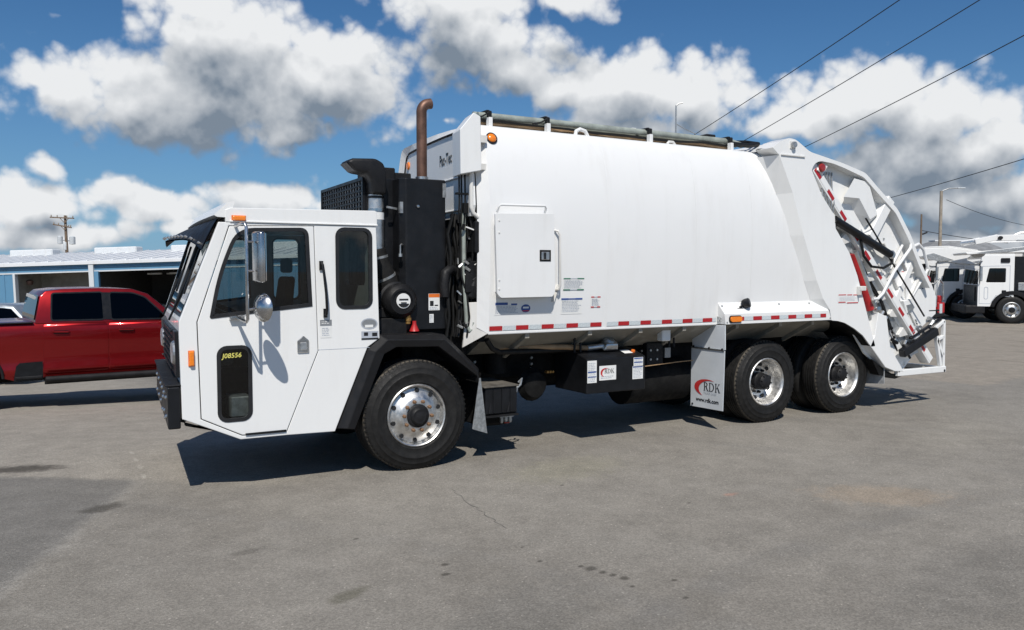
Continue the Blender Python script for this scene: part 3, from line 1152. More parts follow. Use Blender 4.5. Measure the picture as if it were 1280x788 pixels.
sheet(2.04, 2.165, .695, .94, .03, OT, 12, 11, ((.46, .52, M['blue_ink']), (.25, .29, M['blue_ink'])))
d = decal((2.20, 2.43, .715, .875), .03, M['paper'], 'decal', OT)
serif_rdk(.048, d, lambda a, b: (2.27 + a, .025, .79 + b))
print_lines(2.22, 2.41, .73, .765, 2, .03, M['grey_ink'], d, seed=2)


def swoosh(cx, cz, rx, rz, y, parent, xd=(1, 0, 0), name='swoosh', org=None):
    """red crescent open to the right, flattened along the top"""
    out, inn = [], []
    for i in range(25):
        a = R(55 + 195 * i / 24)
        t = i / 24
        w = .30 * math.sin(math.pi * t) ** .8
        out.append((cx + rx * math.cos(a), cz + rz * math.sin(a)))
        inn.append((cx + rx * .10 * math.sin(math.pi * t) + rx * (1 - w) * math.cos(a), cz + rz * (1 - w * .85) * math.sin(a)))
    m = MB()
    pts = out + inn
    if org is None:
        f = lambda p: (p[0], y, p[1])
    else:
        f = org
    m.add([f(p) for p in pts], [(i, i + 1, 26 + i, 25 + i) for i in range(24)])
    return m.build(name, M['red_ink'], parent)


swoosh(2.285, .80, .07, .05, .03 - .005, d)
sheet(2.66, 2.81, .70, .845, .03, OT, 7, 12, ((.9, .98, M['blue_ink']),))
sheet(2.675, 2.81, .85, .945, .03, OT, 4, 13, ((.82, .95, M['blue_ink']), (.35, .47, M['blue_ink'])))
decal_top = MB().add([(2.62, .12, .9875), (2.74, .12, .9875), (2.74, .22, 1.0165), (2.62, .22, 1.0165)], [(0, 1, 2, 3)])
decal_top.build('decal', M['paper'], OT)
MB().lathe([(0, .02), (.022, .018), (.025, .0), (.025, -.02)], (2.77, .16, 1.0), (0, -.27, 1), 12).build('filler_cap', M['orange_ink'], OT, smooth=40)
va = MB()
va.hexa([(2.36, .18, 1.02), (2.56, .16, 1.02), (2.58, .30, 1.05), (2.40, .32, 1.05), (2.40, .16, 1.10), (2.55, .14, 1.10), (2.60, .30, 1.16), (2.44, .32, 1.16)])
VA = va.build('suction_valve', M['alu_dull'], OT, bevel=.02, segs=2)
MB().lathe([(0, .03), (.07, .025), (.085, .0), (.07, -.03), (0, -.03)], (2.48, .24, 1.13), (.3, -.4, 1), 14).build('valve_cap', M['steel'], OT, smooth=40)
MB().tube([(2.40, .24, 1.07), (2.20, .26, 1.055)], .035, 12).build('hose_coupling', M['alu_dull'], OT, smooth=40)
MB().tube([(2.22, .26, 1.055), (1.9, .30, 1.08), (1.5, .36, 1.09), (1.15, .42, 1.10), (.85, .5, 1.12)], .03, 10).build('suction_hose', M['tan_hose'], TRUCK, smooth=40)
MB().tube([(.83, .10, 1.22), (.92, .14, 1.12), (1.05, .22, 1.07), (1.4, .33, 1.05), (2.0, .34, 1.045), (2.4, .30, 1.03)], .028, 10).build('hydraulic_hose', M['hose'], TRUCK, smooth=40)
MB().tube([(2.85, .30, .80), (3.1, .34, .79), (3.6, .34, .815), (3.85, .35, .82)], .006, 6).build('yellow_air_line', M['tan_hose'], TRUCK, smooth=40)
for i in range(3):
    MB().lathe([(0, -.03), (.013, -.03), (.016, 0), (.016, .02)], (1.75 + .035 * i, .40, .80), (0, 1, 0), 8).build('brass_plug', M['brass'], CH)
jb = MB()
jb.box(3.17, 3.42, .40, .48, .79, 1.06)
JB = jb.build('valve_bracket', M['black_dull'], TRUCK, bevel=.006)
MB().box(3.50, 3.59, .46, .48, .86, .98).build('plate', M['badge'], JB)
for x in (3.22, 3.32):
    for z in (.86, .97):
        MB().lathe([(0, -.015), (.014, -.015), (.016, 0)], (x, .40, z), (0, 1, 0), 6).build('bolt', M['steel'], JB)

# ---- engine, intake and exhaust behind the cab
gb = MB()
gb.hexa([(-.31 + .04 * (y - .5) + dx, y, z) for z in (1.25, 2.845) for (y, dx) in ((.50, 0), (.50, .42), (2.08, .36), (2.08, 0))])
GB = gb.build('radiator_housing', M['black'], TRUCK, bevel=.012)
MB().box(-.14, .02, .52, 1.2, 2.80, 2.955).box(.02, .21, .56, 1.9, 2.62, 2.915).box(.02, .60, .80, 2.0, 1.2, 2.55).build('engine_shroud', M['black_dull'], TRUCK, bevel=.01)
gm = MB()
def gfx(y, z):
    return (-.322 + .04 * (y - .5), y, z)
for i in range(17):
    y = .53 + 1.50 * i / 16
    gm.bar(gfx(y, 2.30), gfx(y, 2.82), .014, .014, side=(1, 0, 0))
for i in range(11):
    z = 2.30 + .52 * i / 10
    gm.bar(gfx(.53, z), gfx(2.03, z), .014, .016, side=(1, 0, 0))
gm.build('grille_mesh', M['plastic'], GB)
bk = MB()
bk.add([(-.3145 + .04 * (y - .5), y, z) for (y, z) in ((.55, 2.31), (2.02, 2.31), (2.02, 2.81), (.55, 2.81))], [(0, 1, 2, 3)])
bk.build('radiator_core', M['steel'], GB)
fr = MB()
for z in (2.29, 2.83):
    fr.bar(gfx(.50, z), gfx(2.06, z), .03, .03, side=(1, 0, 0))
for y in (.51, 2.05):
    fr.bar(gfx(y, 2.28), gfx(y, 2.84), .03, .03, side=(1, 0, 0))
fr.build('grille_frame', M['black'], GB)

sn = MB()
sn.prism_y([(-.545, 2.965), (-.48, 3.0), (-.25, 3.012), (-.175, 2.975), (-.14, 2.90), (-.14, 2.665), (-.292, 2.665), (-.30, 2.80), (-.345, 2.862), (-.46, 2.875)], .335, .575)
SN = sn.build('intake_hood', M['plastic'], TRUCK, bevel=.035, segs=3, smooth=40)
MB().add([(-.544, .36, 2.955), (-.544, .55, 2.955), (-.468, .55, 2.885), (-.468, .36, 2.885)], [(0, 1, 2, 3)]).build('intake_mouth', M['ink'], SN)
ip = MB()
ip.tube([(-.215, .455, 2.67), (-.215, .455, 2.12)], .078, 20)
IP = ip.build('intake_pipe', M['alu_dull'], TRUCK, smooth=40)
for z in (2.645, 2.52, 2.14):
    MB().lathe([(.080, -.012), (.084, -.012), (.084, .012), (.080, .012)], (-.215, .455, z), (0, 0, 1), 20).build('clamp', M['chrome'] if z < 2.6 else M['black'], IP, smooth=40)
MB().lathe([(.0795, -.035), (.0805, -.035), (.0805, .035), (.0795, .035)], (-.215, .455, 2.46), (0, 0, 1), 20).build('pipe_label', M['paper'], IP, smooth=40)
eb = MB()
path = []
rad = []
for i in range(17):
    t = i / 16
    p = Vector((-.215, .455, 2.14)).lerp(Vector((-.07, .46, 1.74)), t) + Vector((-.03, 0, .02)) * math.sin(math.pi * t)
    path.append(p)
    rad.append(.088 + (.008 if i % 2 else 0) + .03 * t)
eb.tube(path, rad, 20)
EB = eb.build('intake_elbow', M['rubber'], TRUCK, smooth=50)
for i in (4, 12):
    tt = (path[i + 1] - path[i - 1]).normalized()
    MB().lathe([(rad[i] + .003, -.012), (rad[i] + .008, -.012), (rad[i] + .008, .012), (rad[i] + .003, .012)], path[i], tt, 20).build('clamp', M['steel'], EB, smooth=40)
fc = MB()
fc.lathe([(0, .0), (.10, .0), (.105, -.012), (.125, -.012), (.155, .015), (.172, .04), (.175, .08), (.168, .09), (.168, .13), (.19, .14), (.195, .52), (.17, .56), (0, .56)], (-.05, .19, 1.625), (0, 1, 0), 40)
FC = fc.build('air_filter', M['plastic'], TRUCK, smooth=35)
bd = MB()
bd.lathe([(0, -.005), (.072, -.004), (.074, .0)], (-.04, .186, 1.628), (0, 1, 0), 28)
bd = bd.build('filter_badge', M['paper'], FC)
bp = [(-.04 + .062 * math.cos(R(a)), 1.628 + .062 * math.sin(R(a))) for a in range(205, 336, 10)]
decal(bp, .18, M['ink'], 'badge_foot', bd, off=.003)
decal((-.088, .008, 1.636, 1.650), .18, M['ink'], 'badge_band', bd, off=.003)
decal((-.07, -.01, 1.606, 1.616), .18, M['ink'], 'badge_band', bd, off=.003)
MB().box(-.30, .02, .24, .7, 1.30, 1.46).box(-.28, -.02, .30, .6, 1.46, 1.56).build('filter_bracket', M['black_dull'], TRUCK, bevel=.01)

tw = MB()
tw.prism_z([(.035, .285), (.465, .285), (.465, .78), (-.02, .78), (-.02, .34)], 1.33, 2.835)
TW = tw.build('exhaust_tower', M['black'], TRUCK, bevel=.010, segs=2)
decal((.27, .392, 1.525, 1.692), .285, M['paper'], 'warning_decal', TW)
decal((.272, .390, 1.655, 1.690), .285, M['orange_ink'], 'decal_band', TW, off=.004)
dd_ = decal((.285, .325, 1.568, 1.62), .285, M['ink'], 'decal_mark', TW, off=.004)
decal((.335, .375, 1.568, 1.58), .285, M['ink'], 'decal_mark', TW, off=.004)
print_lines(.28, .385, 1.53, 1.56, 2, .285, M['grey_ink'], TW, seed=21)
decal((.278, .325, 1.40, 1.487), .285, M['paper'], 'decal', TW)
print_lines(.284, .318, 1.41, 1.48, 5, .285, M['grey_ink'], TW, seed=22)
MB().box(.43, .467, .276, .2845, 2.66, 2.80).build('hinge', M['steel'], TW)
MB().tube([(.0, .30, 2.18), (-.025, .27, 2.18), (-.04, .262, 2.17), (-.04, .262, 2.08)], .009, 6).lathe([(0, 0), (.02, 0), (.02, .03), (0, .03)], (-.04, .262, 2.06), (0, 0, 1), 8).build('door_hook', M['alu_dull'], TW, smooth=40)
MB().lathe([(0, -.016), (.014, -.014), (.017, 0)], (.16, .285, 2.56), (0, 1, 0), 10).build('rivet', M['chrome'], TW)
MB().bar((-.13, .38, 2.55), (.02, .40, 2.53), .02, .02).box(-.02, .01, .30, .34, 2.49, 2.60).build('pipe_bracket', M['steel'], TW)
stk = MB()
ctr = (.345, .60)
pth = [(ctr[0], ctr[1], 2.83), (ctr[0], ctr[1], 3.555)]
for i in range(1, 9):
    a = R(78 * i / 8)
    pth.append((ctr[0] + .09 * (1 - math.cos(a)), ctr[1] + .0, 3.555 + .09 * math.sin(a)))
pth.append((ctr[0] + .105, ctr[1], 3.650))
stk.tube(pth, .054, 22, cap=False)
stk.tube(pth, .048, 22, cap=False)
STK = stk.build('exhaust_stack', M['stack'], TRUCK, smooth=40)
MB().lathe([(.06, -.02), (.068, -.02), (.068, .03), (.06, .03)], (ctr[0], ctr[1], 2.86), (0, 0, 1), 20).build('stack_collar', M['alu_dull'], STK, smooth=40)
lw = MB()
lw.tube([(.03, .25, 1.40), (.03, .25, 1.52)], .028, 10)
lw.lathe([(0, .0), (.036, 0), (.036, .03), (0, .03)], (.03, .25, 1.43), (0, 0, 1), 8)
lw.build('brass_valve', M['brass'], TRUCK, smooth=40)
MB().lathe([(.05, 0), (.02, .07), (.02, .10), (0, .10)], (.10, .25, 1.325), (0, 0, 1), 12).build('red_cap', M['red'], TRUCK, smooth=40)
MB().box(.0, .72, .34, 1.2, 1.0, 1.32).build('engine_deck', M['chassis'], TRUCK)

# ---- the packer body
BP = [(1.285, .0), (1.45, -.012), (1.6, -.022), (1.85, -.036), (2.1, -.045), (2.35, -.047), (2.6, -.038), (2.8, -.018), (3.0, .015), (3.15, .055), (3.28, .105), (3.36, .145), (3.395, .18), (3.415, .25), (3.43, .5), (3.445, .85), (3.45, 1.2)]


def yb(z):
    for (z0, y0), (z1, y1) in zip(BP, BP[1:]):
        if z <= z1:
            return y0 + (y1 - y0) * (z - z0) / (z1 - z0)
    return BP[-1][1]


def ysurf(a, b):
    return yb(b)


REAR = [(1.285, 5.72), (1.42, 5.65), (1.67, 5.52), (2.09, 5.36), (2.54, 5.10), (3.13, 4.86), (3.30, 4.84), (3.46, 4.80)]


def xr(z):
    for (z0, x0), (z1, x1) in zip(REAR, REAR[1:]):
        if z <= z1:
            return x0 + (x1 - x0) * max(0, (z - z0)) / (z1 - z0)
    return REAR[-1][1]


prof = [(z, y) for z, y in BP] + [(z, CW - y) for z, y in reversed(BP[:-1])]
bs = MB()
nx = 14
rows = []
for z, y in prof:
    x0 = .80 if z < 3.38 else .80 - .0
    rows.append([(x0 + (xr(z) - x0) * i / nx, y, z) for i in range(nx + 1)])
bs.grid(rows)
BODY = bs.build('body_shell', M['white_body'], TRUCK, smooth=30)
# front frame of the body: the folded edge round the front
lip = MB()
for (ra, rb) in zip(range(len(prof) - 1), range(1, len(prof))):
    za, ya = prof[ra]
    zb_, yb_ = prof[rb]
    c = Vector((1.2, 2.3))
    def inn(y, z, d):
        v = Vector((1.2 - y, 2.3 - z)).normalized() * d
        return y + v.x, z + v.y
    ia, ib = inn(ya, za, .10), inn(yb_, zb_, .10)
    lip.add([(.80, ya, za), (.80, yb_, zb_), (.70 + .06 * ib[0], ib[0], ib[1]), (.70 + .06 * ia[0], ia[0], ia[1])], [(0, 1, 2, 3)])
lip.build('front_return', M['white_body'], BODY)
fwl = MB()
ow = []
for z, y in prof:
    v = Vector((1.2 - y, 2.3 - z)).normalized() * .09
    if z + v.y > 2.47:
        ow.append((y + v.x, z + v.y))
ow = [(.085, 2.47)] + ow + [(CW - .085, 2.47)]
fx = lambda y: .63 + .10 * y
fwl.extr([ow], lambda a, b: (fx(a), a, b), lambda a, b: (fx(a) + .05, a, b))
FW = fwl.build('front_wall', M['white_body'], TRUCK, bevel=.004)
for z in (2.55, 2.885):
    rb = MB()
    rb.hexa([(fx(y) + dx, y, z + dz) for dz in (-.012, .012) for (y, dx) in ((.12, -.02), (.12, .0), (2.28, .0), (2.28, -.02))])
    rb.build('stiffening_rib', M['white_body'], FW, bevel=.008)
edge = MB()
top = [(y, z) for y, z in ow if z > 2.9]
edge.tube([(fx(y) - .005, y, z + .0) for y, z in top], .012, 6)
edge.build('wall_edge', M['black_dull'], FW)
text('Pac-Tec', .165, M['ink'], FW, (fx(.985), .985, 3.06), (-.1, -1, .02), (0, 0, 1), 'lettering', lift=.004, bold=.003, xs=.74)
for y in (.28, 2.12):
    o = MB().lathe([(0, -.02), (.04, -.018), (.05, 0)], (fx(y) - .002, y, 3.16 if y < 1 else 3.20), (1, 0, 0), 16).build('clearance_light', M['amber'], FW)
lowp = MB()
lowp.hexa([(.74, .09, 1.2), (.80, .09, 1.2), (.80, 2.3, 1.2), (.74, 2.3, 1.2), (.74, .09, 2.469), (.80, .09, 2.469), (.80, 2.3, 2.469), (.74, 2.3, 2.469)])
lowp.build('front_bulkhead', M['chassis'], TRUCK)
gp = MB()
gp.hexa([(.80, .0, 1.29), (.80, .02, 1.29), (.60, .20, 1.14), (.60, .18, 1.14), (.80, .0, 1.61), (.80, .02, 1.61), (.645, .18, 1.60), (.645, .16, 1.60)])
gp.build('corner_gusset', M['white_dirty'], BODY, bevel=.004)
MB().box(.745, .80, .05, .12, 2.36, 2.47).box(.755, .80, .03, .10, 1.62, 1.72).build('wall_bracket', M['white_dirty'], BODY, bevel=.005)
# white cover box on the front corner with its conduits
wb = MB()
P_ = [(.475, 3.30), (.625, 3.475), (.70, 3.44), (.71, 2.915), (.48, 2.865)]
wb.extr([P_], lambda a, b: (a, -.03, b), lambda a, b: (a + .06, .27, b))
WB = wb.build('cover_box', M['white'], TRUCK, bevel=.006)
MB().box(.70, .80, .02, .10, 2.93, 2.99).box(.70, .80, .02, .10, 3.2, 3.27).build('cover_bracket', M['white_dirty'], WB)
cd_ = MB()
cd_.tube([(.64, .06, 2.89), (.64, .06, 2.56), (.66, .06, 2.50), (.71, .06, 2.46), (.76, .06, 2.45)], .022, 10)
cd_.build('white_conduit', M['white_dirty'], TRUCK, smooth=40)
cb = MB()
for i, x in enumerate((.535, .56, .60)):
    cb.tube([(x, .12, 2.88), (x + .004, .12, 2.6), (x - .005, .13, 2.4)], .009, 6)
cb.box(.50, .63, .10, .14, 2.68, 2.70).box(.58, .63, .10, .16, 2.50, 2.60)
cb.build('black_conduit', M['hose'], TRUCK, smooth=40)
pl = MB()
pl.tube([(.60, .15, 2.52), (.60, .15, 2.10), (.605, .15, 1.86), (.63, .15, 1.37), (.66, .14, 1.31), (.69, .13, 1.33), (.70, .12, 1.40)], .022, 10)
pl.build('grey_pipe', M['tube'], TRUCK, smooth=40)
rr = random.Random(5)
hs = MB()
for i in range(26):
    x0 = rr.uniform(.47, .74)
    y0 = rr.uniform(.12, .40)
    p = []
    for k in range(7):
        t = k / 6
        p.append((x0 + rr.uniform(-.035, .035) + .08 * t * (1 if i % 2 else -.4), y0 + rr.uniform(-.03, .03), 2.5 - 1.25 * t))
    hs.tube(p, rr.choice((.011, .014, .018)), 6)
HS = hs.build('hose_bundle', M['hose'], TRUCK, smooth=50)
for i in range(26):
    x, y, z = rr.uniform(.50, .72), rr.uniform(.09, .18), rr.choice((2.35, 2.25, 2.0, 1.95, 1.92, 1.85, 1.72, 1.6, 1.5, 1.42, 1.38)) + rr.uniform(-.03, .03)
    a = Vector((rr.uniform(-1, 1), rr.uniform(-.3, .3), rr.uniform(-1, 1))).normalized() * .03
    MB().cyl(Vector((x, y, z)) - a, Vector((x, y, z)) + a, rr.choice((.010, .014, .016)), 6).build('hose_fitting', rr.choice((M['steel'], M['alu_dull'], M['black_dull'], M['alu_dull'])), HS)
cbx = MB()
cbx.box(.68, .79, .04, .24, 2.10, 2.42)
cbx.build('control_box', M['plastic'], TRUCK, bevel=.012)
MB().box(.60, .79, .10, .34, 1.70, 2.02).lathe([(0, -.14), (.10, -.12), (.12, 0), (.10, .12), (0, .14)], (.72, .2, 1.76), (.2, 0, 1), 14).build('pump', M['black_dull'], TRUCK, bevel=.01)
pk = MB()
pk.tube([(.56, .30, 1.92), (.50, .26, 1.94), (.44, .24, 1.90), (.42, .24, 1.80), (.43, .24, 1.66)], .05, 12)
pk.build('wrapped_hose', M['black_dull'], TRUCK, smooth=50)
MB().bar((.60, .10, 2.36), (.69, .09, 2.33), .02, .012).build('zip_tie', M['paper'], HS)
MB().box(.80, .84, -.03, .0, 1.80, 1.90).build('side_switch', M['black'], BODY, bevel=.006)

# ---- floor of the body seen from below
uf = MB()
uf.prism_x([(.012, 1.283), (.50, 1.03), (1.90, 1.03), (CW - .012, 1.283)], .81, 6.3)
UF = uf.build('body_floor', M['under'], TRUCK)
for x in (1.25, 2.05, 2.75, 3.40, 4.25, 5.0, 5.6):
    MB().hexa([(x + dx, y, z + dz) for dz in (-.05, 0) for (y, z, dx) in ((.03, 1.272, 0), (.03, 1.272, .05), (.52, 1.02, .05), (.52, 1.02, 0))]).build('cross_member', M['under'], UF)
bx = MB()
bx.box(3.17, 3.30, .12, .22, 1.10, 1.24)
bx.build('junction_box', M['paper'], UF, bevel=.01)
for x in (2.0, 2.08, 3.36, 3.43):
    MB().tube([(x, .22, 1.02), (x, .22, 1.2)], .014, 6).build('air_fitting', M['black_dull'], UF)
MB().tube([(1.45, .16, 1.24), (1.95, .5, 1.07)], .03, 8).build('lift_strut', M['black_dull'], UF)
skirt = MB()
skirt.prism_x([(-.004, 1.284), (-.004, 1.305), (.03, 1.305), (.03, 1.276), (.0, 1.276)], .80, 3.899)
skirt.build('body_sill', M['white'], BODY, bevel=.002)

# ---- conspicuity tape, alternate red and silver
x = .805
k = 0
while x < 3.88:
    w_ = .15 if k % 2 == 0 else .155
    if abs(x - 2.24) < .04:
        x = 2.27
    x1 = min(x + w_, 3.885)
    MB().add([(x, yb(1.318) - .006, 1.316), (x1, yb(1.318) - .006, 1.316), (x1, yb(1.36) - .0065, 1.362), (x, yb(1.36) - .0065, 1.362)], [(0, 1, 2, 3)]).build('reflective_tape', M['tape_red'] if k % 2 == 0 else M['tape_silver'], BODY)
    x = x1 + .003
    k += 1
# weld seams down the side
for xs in (2.255, 3.52, 4.42):
    sm = MB()
    zz = [1.30 + (3.34 - 1.30) * i / 16 for i in range(17)]
    sm.grid([[(xs, yb(z) - .0025, z) for z in zz], [(xs + .007, yb(z) - .0032, z) for z in zz], [(xs + .014, yb(z) - .0025, z) for z in zz]])
    sm.build('weld_seam', M['white_body'], BODY)

# ---- tool locker on the side
dr = MB()
DO = [(.80, 2.49), (1.492, 2.51), (1.507, 1.70), (1.475, 1.655), (.865, 1.652), (.825, 1.69)]
dr.extr([rpoly(DO, .012, 2)], lambda a, b: (a, -.145, b), lambda a, b: (a, -.122, b))
LD = dr.build('locker_door', M['white_body'], TRUCK, bevel=.004)
lk = MB()
lk.prism_y([(.85, 2.475), (1.47, 2.49), (1.48, 1.72), (.86, 1.71)], -.121, .0)
lk.build('locker', M['white_body'], LD)
# recess plate under the locker door with decals
MB().box(1.316, 1.452, -.150, -.1455, 2.018, 2.135).build('latch_plate', M['black_dull'], LD, bevel=.008)
MB().box(1.335, 1.43, -.158, -.150, 2.035, 2.115).build('paddle_latch', M['alu_dull'], LD, bevel=.006)
MB().box(1.36, 1.385, -.164, -.158, 2.04, 2.11).build('latch_key', M['ink'], LD)
for z in (1.74, 1.83, 2.30, 2.42):
    MB().lathe([(0, -.006), (.010, -.005), (.012, 0)], (.845, -.145, z), (0, 1, 0), 8).build('hinge_bolt', M['white_dirty'], LD)
tb_ = MB()
tb_.tube([(.845, -.10, 2.505), (.845, -.13, 2.55), (.86, -.14, 2.575), (1.385, -.14, 2.582), (1.40, -.13, 2.56), (1.405, -.10, 2.515)], .012, 8)
tb_.build('top_grab_rail', M['white'], LD, smooth=40)
gr_ = MB()
gr_.tube([(1.545, yb(2.33), 2.345), (1.58, -.09, 2.335), (1.592, -.10, 2.30), (1.598, -.10, 1.76), (1.59, -.09, 1.73), (1.56, yb(1.72), 1.72)], .012, 8)
gr_.hexa([(1.53, -.03, 1.60), (1.60, -.03, 1.78), (1.60, -.06, 1.78), (1.55, -.05, 1.60), (1.535, -.03, 1.60), (1.61, -.03, 1.78), (1.61, -.07, 1.78), (1.56, -.05, 1.60)])
gr_.build('side_grab_rail', M['white_dirty'], BODY, smooth=40)
rp = decal((.86, 1.55, 1.475, 1.64), ysurf, M['white_body'], 'recess_plate', BODY, off=.003)
decal((.865, 1.01, 1.575, 1.60), ysurf, M['blue_ink'], 'decal_band', rp, off=.006)
print_lines(.87, 1.13, 1.49, 1.57, 6, ysurf, M['grey_ink'], rp, off=.006, seed=31)
decal((1.05, 1.12, 1.572, 1.588), ysurf, M['blue_ink'], 'decal_band', rp, off=.006)
bdg = decal([(1.225 + .055 * math.cos(i * math.pi / 10), 1.535 + .042 * math.sin(i * math.pi / 10)) for i in range(20)], ysurf, M['blue_ink'], 'round_badge', rp, off=.006)
decal((1.19, 1.26, 1.535, 1.553), ysurf, M['paper'], 'badge_band', bdg, off=.008)
decal((1.185, 1.265, 1.505, 1.515), ysurf, M['red_ink'], 'badge_band', bdg, off=.008)
for (x0, x1, z0, z1, ink, seed) in ((1.68, 1.945, 1.715, 1.845, M['green_ink'], 41), (1.66, 1.93, 1.462, 1.632, M['blue_ink'], 42), (2.045, 2.17, 1.525, 1.645, M['red_ink'], 43)):
    d = decal((x0, x1, z0, z1), ysurf, M['paper'], 'side_decal', BODY, off=.003)
    h = .012 if ink is not M['blue_ink'] else .018
    w3 = (x1 - x0) / 3
    for zz in ((z1 - h, z0) if ink is not M['blue_ink'] else (z1 - h,)):
        decal((x0, x0 + w3, zz, zz + h), ysurf, ink, 'decal_band', d, off=.0055)
        decal((x0 + w3, x1 - w3, zz + .002, zz + h - .002), ysurf, M['grey_ink'] if ink is not M['blue_ink'] else ink, 'decal_band', d, off=.0055)
        decal((x1 - w3, x1, zz, zz + h), ysurf, ink, 'decal_band', d, off=.0055)
    print_lines(x0 + .012, x1 - .012, z0 + .02, z1 - .022, 8, ysurf, M['grey_ink'], d, off=.0055, seed=seed)
o = MB().lathe([(0, -.03), (.035, -.026), (.05, -.012), (.052, .0)], (.89, yb(3.26) - .004, 3.26), (0, 1, -.42), 22).build('clearance_light', M['amber'], BODY, smooth=40)
MB().lathe([(.052, -.014), (.062, -.012), (.064, .004)], (.89, yb(3.26) - .002, 3.26), (0, 1, -.42), 22).build('lamp_grommet', M['black'], o)
MB().lathe([(0, -.02), (.04, -.016), (.055, .0)], (.765, .115, 3.25), (1, -.5, 0), 18).build('clearance_light', M['amber'], BODY, smooth=40)

# ---- pipes along the roof edge
tb2 = MB()
for dy, dz, r in ((.0, .0, .035), (.10, .02, .035), (.20, .0, .028)):
    tb2.tube([(.86, .34 + dy, 3.53 + dz), (1.7, .34 + dy, 3.535 + dz), (3.1, .34 + dy, 3.535 + dz), (4.42, .34 + dy, 3.535 + dz), (4.62, .34 + dy, 3.50 + dz)], r, 10)
TB2 = tb2.build('roof_pipes', M['tube'], TRUCK, smooth=40)
hz = MB()
for dy, z in ((.02, 3.465), (.09, 3.455), (.15, 3.46)):
    hz.tube([(.8 + .45 * i, .34 + dy + rr.uniform(-.015, .015), z + rr.uniform(-.015, .012)) for i in range(9)], .016, 6)
hz.build('roof_hoses', M['tan_hose'], TB2, smooth=40)
hz = MB()
hz.tube([(.75 + .4 * i, .31 + rr.uniform(-.02, .02), 3.475 + rr.uniform(-.02, .015)) for i in range(10)], .013, 6)
hz.build('roof_wires', M['hose'], TB2, smooth=40)
for i, xp in enumerate((.955, 1.665, 3.07, 4.345)):
    MB().box(xp - .022, xp + .022, .225, .29, 3.38, 3.50).build('pipe_post', M['white'], BODY, bevel=.004)
    MB().box(xp - .022, xp + .022, .28, .56, 3.565, 3.584).box(xp - .020, xp + .020, .235, .29, 3.502, 3.568).build('pipe_clamp', M['black_dull'], TB2, bevel=.008)
    if i in (0, 1):
        MB().tube([(xp, .25, 3.555), (xp - .10, .24, 3.50), (xp - .20, .24, 3.48)], .009, 6).build('clamp_lever', M['black_dull'], TB2)
MB().tube([(2.02, .25, 3.40), (2.03, .25, 3.45), (2.08, .25, 3.475), (2.15, .25, 3.46), (2.19, .25, 3.40)], .022, 8).build('lifting_eye', M['white'], BODY, smooth=40)
MB().tube([(3.33, .26, 3.41), (3.36, .26, 3.44), (3.42, .26, 3.44), (3.45, .26, 3.41)], .016, 8).build('lifting_eye', M['white_dirty'], BODY, smooth=40)
MB().box(3.0, 3.06, .5, .6, 3.57, 3.61).lathe([(0, .06), (.05, .05), (.06, 0)], (2.95, .62, 3.56), (0, 0, 1), 12).build('roof_beacon', M['white'], TB2, smooth=40)
MB().box(4.05, 4.2, .36, .55, 3.57, 3.605).build('roof_valve', M['black_dull'], TB2, bevel=.01)
MB().tube([(4.40, .3, 3.50), (4.7, .3, 3.50), (4.9, .34, 3.54)], .03, 8).tube([(4.42, .4, 3.53), (4.75, .4, 3.56), (5.0, .42, 3.56)], .025, 8).build('tailgate_hoses', M['hose'], TRUCK, smooth=40)

# ---- fender box over the rear wheels
T = -.13
fb = MB()
P0 = [(3.90, yb(1.54) + .02, 1.54), (3.90, yb(1.54) - .004, 1.54), (3.905, T, 1.412), (3.925, T, 1.285), (3.925, .02, 1.285)]
P1 = [(5.61, yb(1.53) + .02, 1.535), (5.61, yb(1.53) - .004, 1.535), (5.74, T, 1.41), (5.79, T, 1.285), (5.79, .02, 1.285)]
fb.add(P0 + P1, [(0, 1, 2, 3, 4), (9, 8, 7, 6, 5)] + [(i, (i + 1) % 5, (i + 1) % 5 + 5, i + 5) for i in range(5)])
FB = fb.build('fender_box', M['white'], TRUCK, bevel=.004)
o = MB().prism_y(rrect(3.985, 4.165, 1.315, 1.378, .025, 4), T - .03, T - .008).build('side_marker', M['amber'], FB, bevel=.006, segs=2)
MB().prism_y(rrect(3.972, 4.178, 1.303, 1.39, .032, 4), T - .012, T - .001).build('lamp_bezel', M['black'], o, bevel=.003)
x = 4.185
seq = [(.038, 0), (.15, 1), (.148, 0), (.155, 1), (.15, 0), (.155, 1), (.145, 0), (.15, 1), (.14, 0), (.155, 1), (.11, 0)]
for w_, c in seq:
    decal((x, x + w_ - .003, 1.325, 1.372), T, M['tape_red'] if c == 0 else M['tape_silver'], 'reflective_tape', FB, off=.004)
    x += w_
for (bxx_, bz) in ((3.93, 1.50), (4.35, 1.50), (4.9, 1.505), (5.45, 1.505)):
    t = (1.54 - bz) / .128
    MB().lathe([(0, .012), (.012, .010), (.015, 0)], (bxx_, -.02 + (T + .02) * t, bz), (0, -.76, .65), 8).build('bolt', M['steel'], FB)
for (bxx_, by, bz) in ((3.915, -.06, 1.33), (3.915, -.02, 1.33), (3.915, -.06, 1.36), (3.915, -.02, 1.37)):
    MB().lathe([(0, -.01), (.010, -.008), (.013, 0)], (bxx_ - .005, by, bz), (1, 0, 0), 8).build('bolt', M['steel'], FB)
for bxx_ in (3.945, 5.76):
    MB().lathe([(0, -.008), (.009, -.006), (.011, 0)], (bxx_, T, 1.31), (0, 1, 0), 8).build('bolt', M['steel'], FB)
wl = MB()
wl.lathe([(0, -.055), (.045, -.05), (.058, -.02), (.060, .03), (.05, .042), (0, .044)], (4.30, -.09, 1.53), (.5, -.75, .25), 20)
WL = wl.build('work_light', M['black'], FB, smooth=40)
